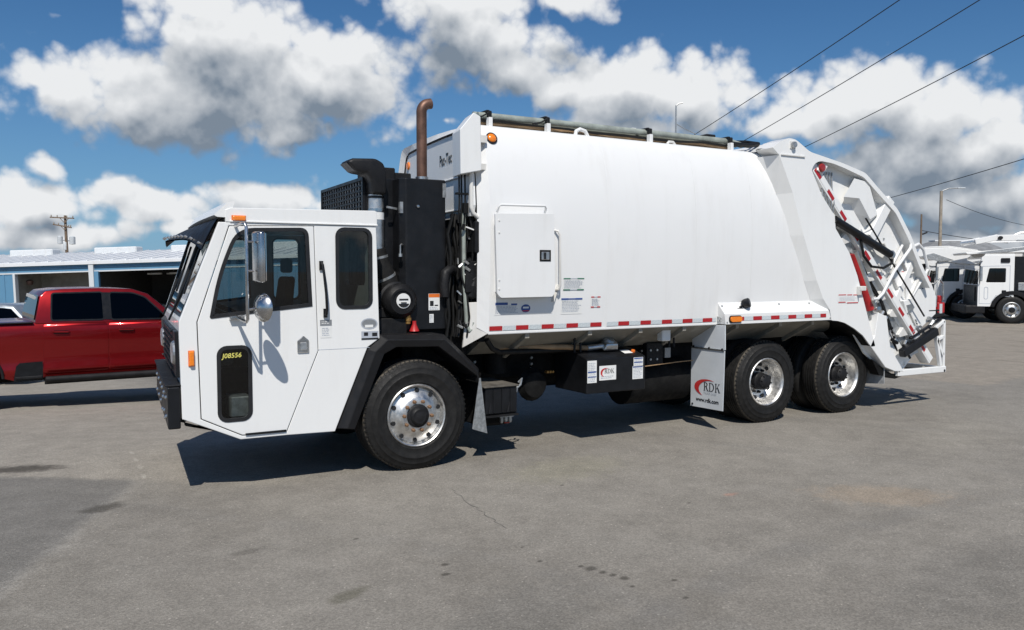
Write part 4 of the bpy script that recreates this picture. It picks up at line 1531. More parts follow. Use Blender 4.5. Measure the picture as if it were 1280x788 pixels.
MB().bar((4.20, -.07, 1.475), (4.285, -.085, 1.525), .022, .02).box(4.16, 4.26, -.085, -.055, 1.458, 1.473).build('light_bracket', M['plastic'], WL)

# ---- rear mud flap with lettering
xf = 3.90
mfp = MB()
mfp.prism_x([(-.145, 1.278), (.43, 1.262), (.41, .985), (-.15, .985)], xf, xf + .012)
MFP = mfp.build('flap_hanger', M['flap'], TRUCK, bevel=.002)
f2 = MB()
f2.prism_x([(-.155, .975), (.415, .978), (.42, .245), (-.135, .255)], xf - .012, xf - .003)
MF = f2.build('mud_flap', M['flap'], TRUCK)
MB().box(xf - .02, xf - .011, -.15, .41, .968, .985).build('flap_strap', M['alu_dull'], MF)
for y in (-.12, .1, .37):
    MB().lathe([(0, -.012), (.012, -.010), (.014, 0)], (xf - .016, y, .992), (1, 0, 0), 8).build('flap_bolt', M['ink'], MF)
MB().lathe([(0, -.01), (.012, -.008), (.014, 0)], (xf - .012, .385, .275), (1, 0, 0), 8).build('flap_bolt', M['ink'], MF)
serif_rdk(.105, MF, lambda a, b: (xf - .0155, .19 - a, .465 + b))
text('TRUCK SALES', .036, M['grey_ink'], MF, (xf - .012, .19, .425), (0, -1, 0), (0, 0, 1), 'lettering', lift=.003)
text('www.rdk.com', .068, M['ink'], MF, (xf - .012, .32, .325), (0, -1, 0), (0, 0, 1), 'lettering', lift=.003, bold=.002)
swoosh(-.13, .50, .22, .105, 0, MF, org=lambda p: (xf - .0155, -p[0], p[1]))

# ---- tailgate
plate = [(4.775, 3.34), (4.66, 3.42), (4.80, 3.51), (4.94, 3.555), (5.06, 3.55), (5.32, 3.415), (5.69, 3.355), (5.94, 3.315), (6.40, 3.215), (6.70, 3.01), (7.09, 2.765), (7.39, 2.42), (7.66, 2.01), (7.90, 1.70),
         (7.86, 1.67), (7.61, 1.97), (7.335, 2.37), (7.05, 2.71), (6.67, 2.955), (6.37, 3.155), (5.97, 3.255), (5.75, 3.30), (5.52, 3.315), (5.41, 3.28), (5.36, 3.19), (5.55, 2.89), (5.81, 2.63), (5.83, 2.47), (6.11, 2.16), (6.28, 1.86), (6.68, .905),
         (6.60, .90), (6.54, .95), (6.42, 1.06), (6.24, 1.16), (6.05, 1.24), (5.92, 1.268), (5.79, 1.28), (5.75, 1.42), (5.62, 1.56), (5.49, 1.80), (5.23, 2.37), (5.02, 2.89)]
TGN = None
walls = []
for side in (0, 1):
    Yf = (lambda y: y) if side == 0 else (lambda y: CW - y)
    rnd = [.0] * 4 + [.06] * 9 + [.02] * 2 + [.05] * 8 + [.06] + [.01] * (len(plate) - 24)
    pm = MB().extr([rpoly(plate, rnd, 3)], lambda a, b: (a, Yf(T), b), lambda a, b: (a, Yf(.15), b))
    pmo = pm.build('tailgate_frame', M['white'], TRUCK, bevel=.006)
    if side == 0:
        TGN = pmo
    # facet running out from the body side to the tailgate plate
    l1 = [(4.775, 3.34), (5.02, 2.89), (5.23, 2.37), (5.49, 1.80), (5.62, 1.56), (5.75, 1.42)]
    l2 = [(4.66, 3.33), (4.87, 2.87), (5.09, 2.36), (5.37, 1.79), (5.50, 1.56), (5.60, 1.42)]
    m = MB()
    m.grid([[(a, Yf(T - .001), b) for a, b in l1], [(a, Yf(yb(b) - .002), b) for a, b in l2]])
    m.build('tailgate_facet', M['white'], TRUCK)
    # recessed side wall
    wall = [(5.2, 3.42), (5.69, 3.33), (5.94, 3.29), (6.40, 3.19), (6.69, 2.985), (7.07, 2.745), (7.365, 2.40), (7.63, 2.0), (7.87, 1.68), (7.93, 1.30), (7.80, .80), (7.45, .50), (7.05, .52), (6.62, .80), (6.2, 1.3), (5.6, 2.0), (5.15, 3.2)]
    wm = MB().extr([wall], lambda a, b: (a, Yf(.0), b), lambda a, b: (a, Yf(.02), b))
    walls.append(wm.build('tailgate_wall', M['white'], TRUCK))
W0 = walls[0]
# roof and back of the tailgate between the side walls
ol = [(4.70, 3.40), (4.94, 3.53), (5.06, 3.525), (5.32, 3.39), (5.69, 3.33), (5.94, 3.29), (6.40, 3.19), (6.69, 2.985), (7.07, 2.745), (7.365, 2.40), (7.60, 2.05)]
m = MB()
m.grid([[(a, .17, b) for a, b in ol], [(a, CW - .17, b) for a, b in ol]])
m.build('tailgate_back', M['white'], TRUCK)
m = MB()
m.grid([[(4.5, yb(3.42), 3.425), (4.70, .0, 3.435)], [(4.5, CW / 2, 3.47), (4.8, CW / 2, 3.49)], [(4.5, CW - .3, 3.425), (4.7, CW, 3.435)]])
m.build('tailgate_cap', M['white'], TRUCK)
MB().box(4.80, 5.22, T - .016, T - .001, 3.338, 3.352).build('cap_ledge', M['white_dirty'], TGN)
# hopper between the walls
hp = MB()
hp.grid([[(a, y, b) for a, b in ((6.0, 1.1), (6.6, .62), (7.2, .50), (7.75, .72), (8.02, 1.05), (8.05, 1.18))] for y in (.17, CW - .17)])
hp.grid([[(a, y, b) for a, b in ((5.9, 2.6), (6.5, 2.0), (6.9, 1.2), (7.05, .95))] for y in (.17, CW - .17)])
hp.build('hopper', M['steel'], TRUCK)
# lifting pin, corner lamp
MB().lathe([(0, -.05), (.035, -.05), (.04, -.03), (.04, 0)], (5.0, T, 3.475), (0, 1, 0), 14).build('hinge_pin', M['steel'], TGN, smooth=40)
MB().box(4.955, 5.045, T - .012, T, 3.43, 3.52).build('pin_plate', M['white_dirty'], TGN)
o = MB().lathe([(0, -.03), (.045, -.026), (.06, 0)], (5.58, -.10, 3.235), (0, 1, 0), 18).build('corner_lamp', M['red_lens'], W0, smooth=40)
MB().prism_y([(5.50, 3.20), (5.61, 3.15), (5.70, 3.27), (5.58, 3.30)], -.10, .0).build('lamp_bracket', M['white'], W0, bevel=.004)
# sloping guide rail with red chevrons
A_, B_ = Vector((5.56, 3.26)), Vector((8.12, .63))
dv = (B_ - A_).normalized()
nv = Vector((dv.y, -dv.x))
gd = MB()
gd.bar((A_.x, .075, A_.y), (B_.x, .075, B_.y), .15, .12)
GD = gd.build('guide_rail', M['white'], W0, bevel=.004)
L = (B_ - A_).length
s = .05
k = 0
while s < L - .1:
    a = A_ + dv * s
    b = A_ + dv * min(s + (.16 if k % 2 == 0 else .19), L)
    off = nv * .036
    off2 = nv * -.015
    q = [a + off2, b + off2, b + off, a + off]
    MB().add([(p.x, -.0035, p.y) for p in q], [(0, 1, 2, 3)]).build('reflective_tape', M['tape_red'] if k % 2 == 0 else M['white'], GD)
    s += .165 if k % 2 == 0 else .195
    k += 1
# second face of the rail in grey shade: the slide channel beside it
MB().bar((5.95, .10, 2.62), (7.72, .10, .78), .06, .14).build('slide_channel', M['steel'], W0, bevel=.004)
# hoses hanging from the corner
hh = MB()
for i in range(5):
    x = 5.76 + .05 * i
    hh.tube([(x + .02, .06, 3.20), (x - .01, .03, 3.0), (x + .0, .0, 2.8), (x + .04 - .02 * i, .01, 2.50)], .011, 6)
hh.build('grey_hoses', M['steel'], W0, smooth=40)
# box rib and diagonal ribs on the wall
bm_ = MB()
v_ = [(6.11, -.03, 2.885), (6.31, -.03, 3.135), (6.60, -.03, 3.10), (6.80, -.03, 2.68), (6.65, -.03, 2.61), (6.42, -.03, 2.88), (6.36, .152, 2.76), (6.55, .152, 3.11), (6.84, .152, 3.08), (7.0, .152, 2.64), (6.70, .152, 2.44)]
bm_.add(v_, [(0, 1, 2, 5), (5, 2, 3, 4), (0, 5, 4, 10, 6), (0, 6, 7, 1), (1, 7, 8, 2), (2, 8, 9, 3), (3, 9, 10, 4)])
bm_.build('box_rib', M['white'], W0)
MB().bar((7.10, .06, 2.90), (6.70, .06, 2.36), .18, .15).build('diagonal_rib', M['white'], W0, bevel=.006)
MB().bar((7.70, .09, 2.05), (7.35, .09, 1.52), .12, .10).build('diagonal_rib', M['white'], W0, bevel=.006)
# zigzag stiffeners and step plates
zg = MB()
for pts in ([(7.05, 2.30), (7.28, 2.02), (7.40, 2.02), (7.45, 2.10), (7.60, 1.88), (7.72, 1.90)], [(6.95, 2.02), (7.10, 1.80), (7.28, 1.82), (7.46, 1.56)], [(7.42, 1.46), (7.55, 1.30), (7.66, 1.34), (7.84, 1.10)], [(7.62, 1.30), (7.75, 1.12), (7.92, 1.16)]):
    for a, b in zip(pts, pts[1:]):
        zg.bar((a[0], .065, a[1]), (b[0], .065, b[1]), .06, .018)
zg.build('zigzag_stiffener', M['white_dirty'], W0)
MB().prism_y([(7.48, 1.50), (7.66, 1.54), (7.74, 1.40), (7.56, 1.32)], .02, .15).build('hinge_bracket', M['white'], W0, bevel=.006)
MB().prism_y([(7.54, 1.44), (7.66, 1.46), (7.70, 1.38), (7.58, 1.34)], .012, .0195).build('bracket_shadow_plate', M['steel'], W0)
MB().prism_y([(7.55, 1.92), (7.80, 1.66), (7.98, 1.66), (8.16, 1.74), (8.28, 1.55), (8.28, 1.30), (7.97, 1.12), (7.80, 1.20), (7.60, 1.45)], .055, .079).build('hopper_side', M['white'], W0, bevel=.004)
MB().tube([(7.62, .02, 2.25), (7.78, .02, 2.30), (7.90, .02, 2.22), (8.02, .02, 1.95)], .022, 8).tube([(8.02, .02, 1.95), (7.62, .04, 1.48)], .018, 8).tube([(7.45, .04, 2.28), (7.16, .04, 1.90)], .018, 8).build('tubular_guard', M['white'], W0, smooth=40)
MB().lathe([(0, -.02), (.04, -.018), (.055, 0)], (8.14, .10, 1.80), (0, 1, 0), 18).build('side_reflector', M['red_lens'], W0)
# handrail
MB().tube([(6.58, T - .02, 1.545), (6.68, T - .02, 1.545), (6.79, T - .02, 1.62), (7.02, T - .02, 1.92), (7.36, T - .02, 2.235), (7.42, T + .02, 2.30), (7.36, .0, 2.36), (7.2, .1, 2.36)], .021, 10).build('hand_rail', M['white'], TGN, smooth=40)
# cylinders
MB().tube([(5.83, T + .02, 2.585), (6.98, T + .02, 2.145)], .052, 16).build('pack_cylinder', M['black'], W0, smooth=40)
MB().lathe([(0, -.05), (.04, -.05), (.062, -.03), (.062, .05), (.03, .06)], (7.0, T + .03, 2.14), (0, 1, 0), 18).build('cylinder_eye', M['alu_dull'], W0, smooth=40)
MB().tube([(6.45, T + .02, 2.62), (7.77, T + .02, 1.28)], .012, 8).build('cable', M['hose'], W0, smooth=40)
MB().tube([(6.36, T + .03, 2.36), (6.40, T + .0, 2.12), (6.55, T - .01, 1.98), (6.80, T - .01, 1.96), (7.0, T + .0, 2.03), (7.03, T + .02, 2.13)], .018, 8).build('loop_hose', M['hose'], W0, smooth=40)
MB().prism_y([(5.84, 2.53), (6.45, 2.28), (6.90, 2.12), (6.70, 2.02), (6.2, 2.14), (6.12, 2.16)], .06, .15).build('cylinder_shroud', M['steel'], W0, bevel=.01)
MB().tube([(6.29, -.04, 2.16), (6.665, -.04, 1.40)], .062, 18).build('red_cylinder', M['red'], W0, smooth=40)
MB().tube([(6.40, .01, 2.18), (6.78, .01, 1.50)], .05, 14).tube([(6.72, .01, 1.62), (7.1, .01, .95)], .035, 12).build('lift_cylinder', M['alu_dull'], W0, smooth=40)
MB().lathe([(0, -.06), (.05, -.055), (.06, -.02), (.06, .05)], (6.76, -.06, 1.39), (0, 1, 0), 16).build('cylinder_foot', M['chrome'], W0, smooth=40)
MB().box(6.27, 6.38, T - .07, T - .001, 1.66, 1.72).box(6.27, 6.285, T - .07, T - .001, 1.60, 1.66).build('step_bracket', M['white_dirty'], TGN, bevel=.006)
cl = MB()
for i in range(14):
    a = Vector((rr.uniform(6.75, 7.4), rr.uniform(-.08, .08), 0))
    a.z = 1.42 - (a.x - 6.75) * .95 + rr.uniform(-.12, .10)
    cl.tube([a, a + Vector((rr.uniform(.03, .2), rr.uniform(-.03, .03), rr.uniform(-.22, .02)))], rr.choice((.012, .018, .025)), 7)
cl.build('tailgate_linkage', M['black_dull'], W0, smooth=40)
cl = MB()
for i in range(12):
    a = Vector((rr.uniform(6.75, 7.5), rr.uniform(-.10, .05), 0))
    a.z = 1.42 - (a.x - 6.75) * .95 + rr.uniform(-.12, .12)
    cl.tube([a, a + Vector((rr.uniform(-.04, .06), 0, rr.uniform(-.07, .07)))], rr.choice((.02, .03)), 8)
cl.build('tailgate_fittings', M['alu_dull'], W0, smooth=40)
# lower gusset, sill and step frame
MB().extr([[(6.69, .91), (6.78, 1.05), (6.84, 1.36), (7.02, 1.30), (7.12, .86), (7.36, .60), (7.42, .52), (7.22, .535), (7.02, .60)]], lambda a, b: (a, -.05, b), lambda a, b: (a, .15, b)).build('hopper_gusset', M['white'], W0, bevel=.006)
MB().bar((6.68, T + .03, .90), (7.24, T + .03, .53), .05, .07).build('lower_rail', M['white'], TGN, bevel=.004)
MB().bar((7.20, T + .04, .50), (8.30, T + .04, .495), .07, .085).build('sill_beam', M['white'], TGN, bevel=.006)
MB().prism_y([(7.0, .60), (7.22, .50), (7.50, .46), (7.3, .42), (6.95, .50), (6.8, .72)], .0, .14).build('drain_pan', M['chassis'], W0)
sf = MB()
for (a, b) in (((8.255, 1.20), (8.265, .46)), ((8.06, 1.10), (8.20, .55)), ((8.06, 1.10), (8.26, 1.20)), ((8.10, .93), (8.25, .97)), ((8.10, .93), (8.25, .70))):
    sf.bar((a[0], T + .04, a[1]), (b[0], T + .04, b[1]), .05, .045)
    sf.bar((a[0], CW - T - .04, a[1]), (b[0], CW - T - .04, b[1]), .05, .045)
sf.bar((8.255, T + .03, 1.19), (8.255, CW - T - .03, 1.19), .06, .05, side=(1, 0, 0))
sf.bar((8.255, T + .03, .50), (8.255, CW - T - .03, .50), .06, .06, side=(1, 0, 0))
SF = sf.build('rear_step_frame', M['white'], TRUCK, bevel=.004)
MB().lathe([(0, -.01), (.02, -.01), (.02, .01)], (8.262, T + .012, .475), (0, 1, 0), 10).build('frame_pin', M['ink'], SF)
st_ = MB()
for i in range(9):
    st_.box(8.27 + .05 * i, 8.29 + .05 * i, .2, 2.2, .44, .47)
st_.box(8.27, 8.70, .2, .23, .43, .48).box(8.27, 8.70, 2.17, 2.2, .43, .48)
st_.build('rear_step_grating', M['steel'], TRUCK)
ar = MB()
ar.bar((7.28, T + .02, .77), (8.05, T + .02, 1.055), .10, .115)
ar.bar((7.50, T + .05, .97), (8.22, T + .05, 1.235), .05, .035)
ar.bar((7.62, .02, 1.12), (8.16, .02, 1.30), .08, .09)
ar.build('container_arm', M['black'], W0, bevel=.012)
ar = MB()
for i in range(12):
    a = Vector((rr.uniform(7.45, 8.0), rr.uniform(-.10, .02), 0))
    a.z = .95 + (a.x - 7.45) * .36 + rr.uniform(-.02, .18)
    ar.tube([a, a + Vector((rr.uniform(-.12, .14), 0, rr.uniform(-.10, .10)))], rr.choice((.016, .022, .03)), 7)
ar.build('arm_linkage', M['steel'], W0, smooth=40)
MB().box(8.02, 8.40, -.02, .12, 1.25, 1.30).box(8.0, 8.26, -.03, .1, 1.335, 1.36).box(8.02, 8.25, -.01, .1, 1.30, 1.335).build('winch_drum', M['black_dull'], W0, bevel=.01)
rl = MB()
rl.box(8.30, 8.46, .02, .14, 1.30, 1.46).box(8.33, 8.41, .03, .13, 1.46, 1.56)
RL = rl.build('red_bracket', M['red'], SF, bevel=.012)
MB().box(8.32, 8.38, .010, .0195, 1.26, 1.44).build('reflector_strip', M['tape_silver'], RL)
MB().tube([(8.20, .0, 1.40), (8.22, .0, 1.74), (8.28, .0, 1.80), (8.36, .0, 1.74), (8.38, .0, 1.50)], .014, 8).build('guard_loop', M['steel'], SF, smooth=40)
rmf = MB()
rmf.prism_x([(-.09, .86), (.30, .86), (.30, .33), (-.09, .37)], 6.94, 6.95)
rmf.build('rear_flap', M['flap_grey'], TRUCK)
arch = MB()
ap = [(5.79, 1.272), (5.92, 1.26), (6.05, 1.232), (6.24, 1.15), (6.42, 1.05), (6.56, .92), (6.66, .88), (6.86, .86)]
arch.grid([[(a, y, b) for a, b in ap] for y in (T + .015, .30, .72)])
arch.build('arch_liner', M['chassis'], TRUCK)
d = decal((5.905, 6.30, 1.50, 1.615), T, M['white'], 'warning_decal', TGN, off=.003)
for (x0, x1, z) in ((5.91, 6.06, 1.608), (6.08, 6.18, 1.606), (6.20, 6.30, 1.604), (5.91, 6.05, 1.512), (6.08, 6.30, 1.502)):
    decal((x0, x1, z - .006, z + .006), T, M['red_ink'], 'decal_band', d, off=.005)
print_lines(5.93, 6.28, 1.525, 1.59, 4, T, M['grey_ink'], d, off=.005, seed=61, frac=.3)
for i in range(9):
    s_ = .35 + .36 * i
    c_ = A_ + dv * s_ + nv * .10
    e_ = c_ + nv * (.10 + .05 * (i % 3))
    MB().prism_y([(c_.x, c_.y), (e_.x, e_.y), ((e_ + dv * .05).x, (e_ + dv * .05).y), ((c_ + dv * .16).x, (c_ + dv * .16).y)], .02, .09).build('rail_gusset', M['white_dirty'], W0, bevel=.004)
for i in range(14):
    t_ = i / 13
    q_ = Vector((6.35, 3.0)).lerp(Vector((7.95, 1.45)), t_) + Vector((rr.uniform(-.12, .12), rr.uniform(-.12, .12)))
    MB().lathe([(0, -.012), (.014, -.010), (.018, 0)], (q_.x, .08, q_.y), (0, 1, 0), 6).build('wall_bolt', M['steel'], W0)
for (a, b) in (((6.95, 2.72), (6.60, 2.30)), ((7.44, 2.12), (7.18, 1.78)), ((7.92, 1.92), (7.56, 1.40))):
    MB().bar((a[0], .05, a[1]), (b[0], .05, b[1]), .05, .05).build('angle_iron', M['white_dirty'], W0, bevel=.004)
MB().tube([(6.55, .05, 2.0), (6.75, .02, 1.72), (6.98, .02, 1.50), (7.2, .04, 1.18), (7.34, .05, .98)], .016, 7).tube([(6.60, .05, 2.02), (6.80, .03, 1.74), (7.02, .03, 1.50), (7.26, .05, 1.14)], .014, 7).build('rail_hoses', M['hose'], W0, smooth=40)
MB().bar((6.48, .06, 1.90), (7.05, .06, 1.02), .04, .14).build('cylinder_guard', M['steel'], W0, bevel=.006)
decal((7.50, 7.62, 1.905, 1.915), .08, M['red_ink'], 'decal_band', W0)
decal((7.50, 7.62, 1.83, 1.84), .08, M['red_ink'], 'decal_band', W0)
for ch_ in W0.children:
    if ch_.name.split('.')[0] not in ('pack_cylinder', 'cylinder_eye', 'cable', 'loop_hose', 'red_cylinder', 'container_arm', 'arm_linkage', 'cylinder_foot', 'corner_lamp', 'lamp_bracket', 'winch_drum', 'tailgate_fittings', 'tailgate_linkage'):
        ch_.location += Vector((-.11, -.08, 0))

# ------------------------------------------------------------------ the ground
def gh(x, y):
    """the yard falls away gently to the left beyond the truck"""
    rel = Vector((x, y, 0)) - Vector((CAM.x, CAM.y, 0))
    dep, lat = rel.dot(FH), rel.dot(RT)
    t = min(1, max(0, (-1.0 - lat) / 2.8))
    t = t * t * (3 - 2 * t)
    d = min(30.0, max(0.0, dep - 8.0))
    d = d * d / (d + .6) if d > 0 else 0
    return -.0615 * d * t


def axis_pts(c):
    a = [c + .75 * i for i in range(-60, 61)]
    for k in (55, 70, 95, 130, 200, 320, 520, 900, 1500):
        a = [c - k] + a + [c + k]
    return sorted(a)


xs, ys = axis_pts(2), axis_pts(12)
gv = [(x, y, gh(x, y)) for y in ys for x in xs]
nx_ = len(xs)
gf = [(j * nx_ + i, j * nx_ + i + 1, (j + 1) * nx_ + i + 1, (j + 1) * nx_ + i) for j in range(len(ys) - 1) for i in range(nx_ - 1)]

gm_, k, b = principled('old_asphalt')
o = k.new('ShaderNodeTexCoord').outputs['Object']
sepo = k.new('ShaderNodeSeparateXYZ')
k.put(sepo.inputs[0], o)
X, Y = sepo.outputs[0], sepo.outputs[1]
n1 = k.noise(o, .35, 5, .6)
n2 = k.noise(o, 1.6, 6, .65)
n3 = k.noise(o, 9.0, 5, .7)
wob = k.m('MULTIPLY', k.m('SUBTRACT', n2, .5), .9)
wobf = k.m('MULTIPLY', k.m('SUBTRACT', n3, .5), .25)
wb_ = k.m('ADD', wob, wobf)
base = k.mix(k.sstep(n1, .3, .7), (.165, .152, .136, 1), (.208, .194, .176, 1))
base = k.mix(k.m('MULTIPLY', k.sstep(n2, .42, .72), .6), base, (.182, .170, .155, 1))


def line_mask(p, q, soft=.10, amp=.35):
    """1 on the left of the line p to q, with an uneven edge"""
    dx, dy = q[0] - p[0], q[1] - p[1]
    ln = math.hypot(dx, dy)
    nx, ny = -dy / ln, dx / ln
    c = nx * p[0] + ny * p[1]
    s = k.m('SUBTRACT', k.m('ADD', k.m('MULTIPLY', X, nx), k.m('MULTIPLY', Y, ny)), c)
    s2 = k.m('ADD', s, k.m('MULTIPLY', wb_, amp))
    return k.sstep(s2, -soft, soft), s2


# older, paler lane to the left of the truck
mA, sA = line_mask((-3.48, 1.65), (-2.27, .78))
lane = k.m('MULTIPLY', mA, k.sstep(X, -.6, -1.9))
base = k.mix(k.m('MULTIPLY', lane, .8), base, (.245, .225, .20, 1))
# darker patch in the near left, with a pale seam along its edge
mB, sB = line_mask((-3.38, -1.60), (-2.45, .69), .06, .22)
patch = k.m('MULTIPLY', mB, k.m('SUBTRACT', 1.0, mA))
base = k.mix(k.m('MULTIPLY', patch, .75), base, (.128, .123, .118, 1))
seam = k.m('MULTIPLY', k.m('SUBTRACT', 1.0, k.sstep(k.m('ABSOLUTE', sB), .0, .12)), k.m('MULTIPLY', k.m('SUBTRACT', 1.0, mA), k.sstep(n3, .35, .6)))
base = k.mix(k.m('MULTIPLY', seam, .38), base, (.27, .255, .235, 1))
# brown dust on the far right
mC, sC = line_mask((10.54, .8), (10.30, 2.3), .12, .4)
mC2, sC2 = line_mask((10.2, .55), (12.5, .95), .12, .5)
far = k.m('MULTIPLY', k.m('SUBTRACT', 1.0, mC), mC2)
far = k.m('MAXIMUM', far, k.sstep(X, 11.4, 13.0))
base = k.mix(k.m('MULTIPLY', far, .8), base, (.235, .207, .176, 1))
streak = k.m('MULTIPLY', far, k.sstep(k.noise(k.v('MULTIPLY', o, (1.2, .35, 1)), 1.0, 5, .65), .52, .68))
base = k.mix(k.m('MULTIPLY', streak, .55), base, (.12, .10, .085, 1))


def spot(x, y, rx, ry, rot, colr, amt, ragged=.5):
    global base
    ca, sa = math.cos(R(rot)), math.sin(R(rot))
    dx, dy = k.m('SUBTRACT', X, x), k.m('SUBTRACT', Y, y)
    u = k.m('DIVIDE', k.m('ADD', k.m('MULTIPLY', dx, ca), k.m('MULTIPLY', dy, sa)), rx)
    v = k.m('DIVIDE', k.m('SUBTRACT', k.m('MULTIPLY', dy, ca), k.m('MULTIPLY', dx, sa)), ry)
    d = k.m('SQRT', k.m('ADD', k.m('MULTIPLY', u, u), k.m('MULTIPLY', v, v)))
    d = k.m('ADD', d, k.m('MULTIPLY', k.m('SUBTRACT', n3, .5), ragged * 3.0))
    base = k.mix(k.m('MULTIPLY', k.m('SUBTRACT', 1.0, k.sstep(d, .35, 1.05)), amt), base, colr + (1,))


DK = (.045, .040, .034)
spot(-3.30, 1.93, .46, .22, -15, DK, .85)
spot(-2.72, .07, .22, .13, 20, DK, .75)
spot(-1.93, -1.59, .16, .07, 10, DK, .40)
spot(-1.59, -2.67, .20, .09, 25, (.07, .066, .045), .55)
for (x, y, r_) in ((-.12, -2.96, .035), (-.09, -3.03, .055), (-.06, -3.12, .045), (-.03, -3.19, .035), (0.0, -3.27, .05), (-.04, -3.40, .03), (.12, -3.7, .035), (-.30, -2.75, .028), (-.87, -2.49, .04), (-.94, -2.65, .045), (-.26, -2.45, .02), (.25, -3.45, .03), (.9, -1.2, .03), (1.5, -2.2, .025), (-1.2, -1.7, .03)):
    spot(x, y, r_, r_ * .8, 20, DK, .75, .35)
spot(3.1, -2.85, .75, .42, -35, (.235, .195, .155), .75)
spot(1.99, -2.18, .12, .05, 0, (.26, .16, .13), .7)
spot(1.3, -.7, .9, .5, 10, (.20, .188, .150), .6)
spot(6.2, -1.6, 1.6, .6, 20, (.215, .20, .178), .6)
spot(-1.0, -3.6, 1.2, .5, 40, (.14, .132, .122), .6)
# faint tyre tracks, sweeping round as trucks are moved about
def arc_track(cx, cy, rad, wid, amt):
    global base
    dx, dy = k.m('SUBTRACT', X, cx), k.m('SUBTRACT', Y, cy)
    rr_ = k.m('SQRT', k.m('ADD', k.m('MULTIPLY', dx, dx), k.m('MULTIPLY', dy, dy)))
    d = k.m('DIVIDE', k.m('ABSOLUTE', k.m('SUBTRACT', k.m('ADD', rr_, k.m('MULTIPLY', wb_, .10)), rad)), wid)
    f_ = k.m('MULTIPLY', k.m('SUBTRACT', 1.0, k.sstep(d, .4, 1.0)), k.sstep(n2, .38, .62))
    base = k.mix(k.m('MULTIPLY', f_, amt), base, (.125, .12, .115, 1))


for (cx_, cy_, rad_, amt_) in ((3.0, -13.5, 10.2, .40), (3.0, -13.5, 8.3, .35), (16.0, 6.0, 12.2, .30), (16.0, 6.0, 14.2, .30), (-9.0, -7.0, 9.5, .25)):
    arc_track(cx_, cy_, rad_, .17, amt_)
spot(2.0, -4.4, 1.6, .5, 10, (.142, .134, .124), .55)
# worn paint dashes
for i in range(4):
    spot(-2.30 - .004 * i, 2.30 - .42 * i, .028, .13, 0, (.34, .32, .29), .55, .3)
# aggregate: every stone its own tone
ag = k.voro(o, 95.0, 0, 'F1', 'Color')
agv = k.new('ShaderNodeSeparateColor')
k.put(agv.inputs[0], ag)
tone = k.sstep(agv.outputs[0], 0.0, 1.0, .84, 1.16)
tone = k.m('MULTIPLY', tone, k.sstep(k.noise(o, 60, 4, .75), .25, .75, .88, 1.12))
tone = k.m('MULTIPLY', tone, k.sstep(k.noise(o, 3.2, 6, .7), .25, .75, .86, 1.14))
bright = k.m('GREATER_THAN', agv.outputs[1], .992)
tone = k.m('ADD', tone, k.m('MULTIPLY', bright, .55))
cc = k.new('ShaderNodeCombineColor')
for i in range(3):
    k.put(cc.inputs[i], tone)
basec = k.mix(1.0, k.mix(1.0, base, (1.20, 1.19, 1.14, 1), 'MULTIPLY'), cc.outputs[0], 'MULTIPLY')
k.put(b.inputs['Base Color'], basec)
b.inputs['Roughness'].default_value = .88
b.inputs['Specular IOR Level'].default_value = .3
bn = k.new('ShaderNodeBump')
bn.inputs['Strength'].default_value = .55
bn.inputs['Distance'].default_value = .006
k.put(bn.inputs['Height'], k.m('ADD', k.voro(o, 95.0), k.m('MULTIPLY', k.noise(o, 22, 5, .7), 1.2)))
k.put(b.inputs['Normal'], bn.outputs[0])
GROUND = mesh_obj('ground', gv, gf, gm_, normals=False, recentre=False)
for p in GROUND.data.polygons:
    p.use_smooth = True
tag(GROUND, kind='structure')

# thin cracks in the asphalt
crm = simple('crack_filler', (.12, .11, .10), .95, var=.4, scale=4)
rc = random.Random(12)
ck = MB()
for pts in ([(-.02, -.84), (-.08, -1.3), (-.12, -1.7), (-.16, -2.12)], [(10.2, -.2), (9.6, -1.0), (8.9, -1.5), (8.6, -2.3)]):
    pp = []
    for (a, b_) in zip(pts, pts[1:]):
        for t in range(8):
            s = t / 8
            pp.append((a[0] + (b_[0] - a[0]) * s + rc.uniform(-.02, .02), a[1] + (b_[1] - a[1]) * s + rc.uniform(-.02, .02)))
    rows = []
    for i, (x, y) in enumerate(pp):
        w = .0012 + .003 * rc.random() * math.sin(math.pi * (i + .5) / len(pp))
        rows.append([(x - w, y, gh(x, y) + .004), (x + w, y, gh(x, y) + .004)])
    ck.grid(rows)
o = ck.build('pavement_cracks', crm)
tag(o, kind='structure')

# ------------------------------------------------------------------ red pickup
M['car_red'] = painted('metallic_red', (.30, .008, .010), grime=(.16, .01, .012), amount=.1, rough=.3, wav=.004)
M['car_red'].node_tree.nodes['Principled BSDF'].inputs['Metallic'].default_value = .82
M['car_red'].node_tree.nodes['Principled BSDF'].inputs['Coat Weight'].default_value = .5
M['car_silver'] = simple('silver_car_paint', (.26, .29, .32), .32, .4, coat=.4)
M['car_black'] = simple('black_car_paint', (.015, .016, .018), .2, coat=.8)
M['dark_glass'] = glass('dark_car_glass', (.05, .055, .06), 1.28)


def car_wheel(x, y, z, r, w, parent, flip=False):
    m = MB()
    s = -1 if not flip else 1
    m.lathe([(r * .62, 0), (r * .80, -.012), (r * .94, .0), (r, .03), (r, w - .03), (r * .94, w), (r * .6, w)], (x, y, z), (0, -s, 0), 36)
    wh = m.build('wheel', M['rubber'], parent, smooth=40)
    q = MB()
    q.lathe([(r * .62, .01), (r * .58, .0), (r * .54, .03), (r * .2, .05), (r * .14, .02), (0, .02)], (x, y, z), (0, -s, 0), 28)
    for i in range(6):
        a = R(60 * i)
        q.bar((x, y - s * .02, z), (x + r * .56 * math.cos(a), y - s * .015, z + r * .56 * math.sin(a)), .03, .07)
    q.build('rim', M['alu_dull'], wh, smooth=40)
    return wh


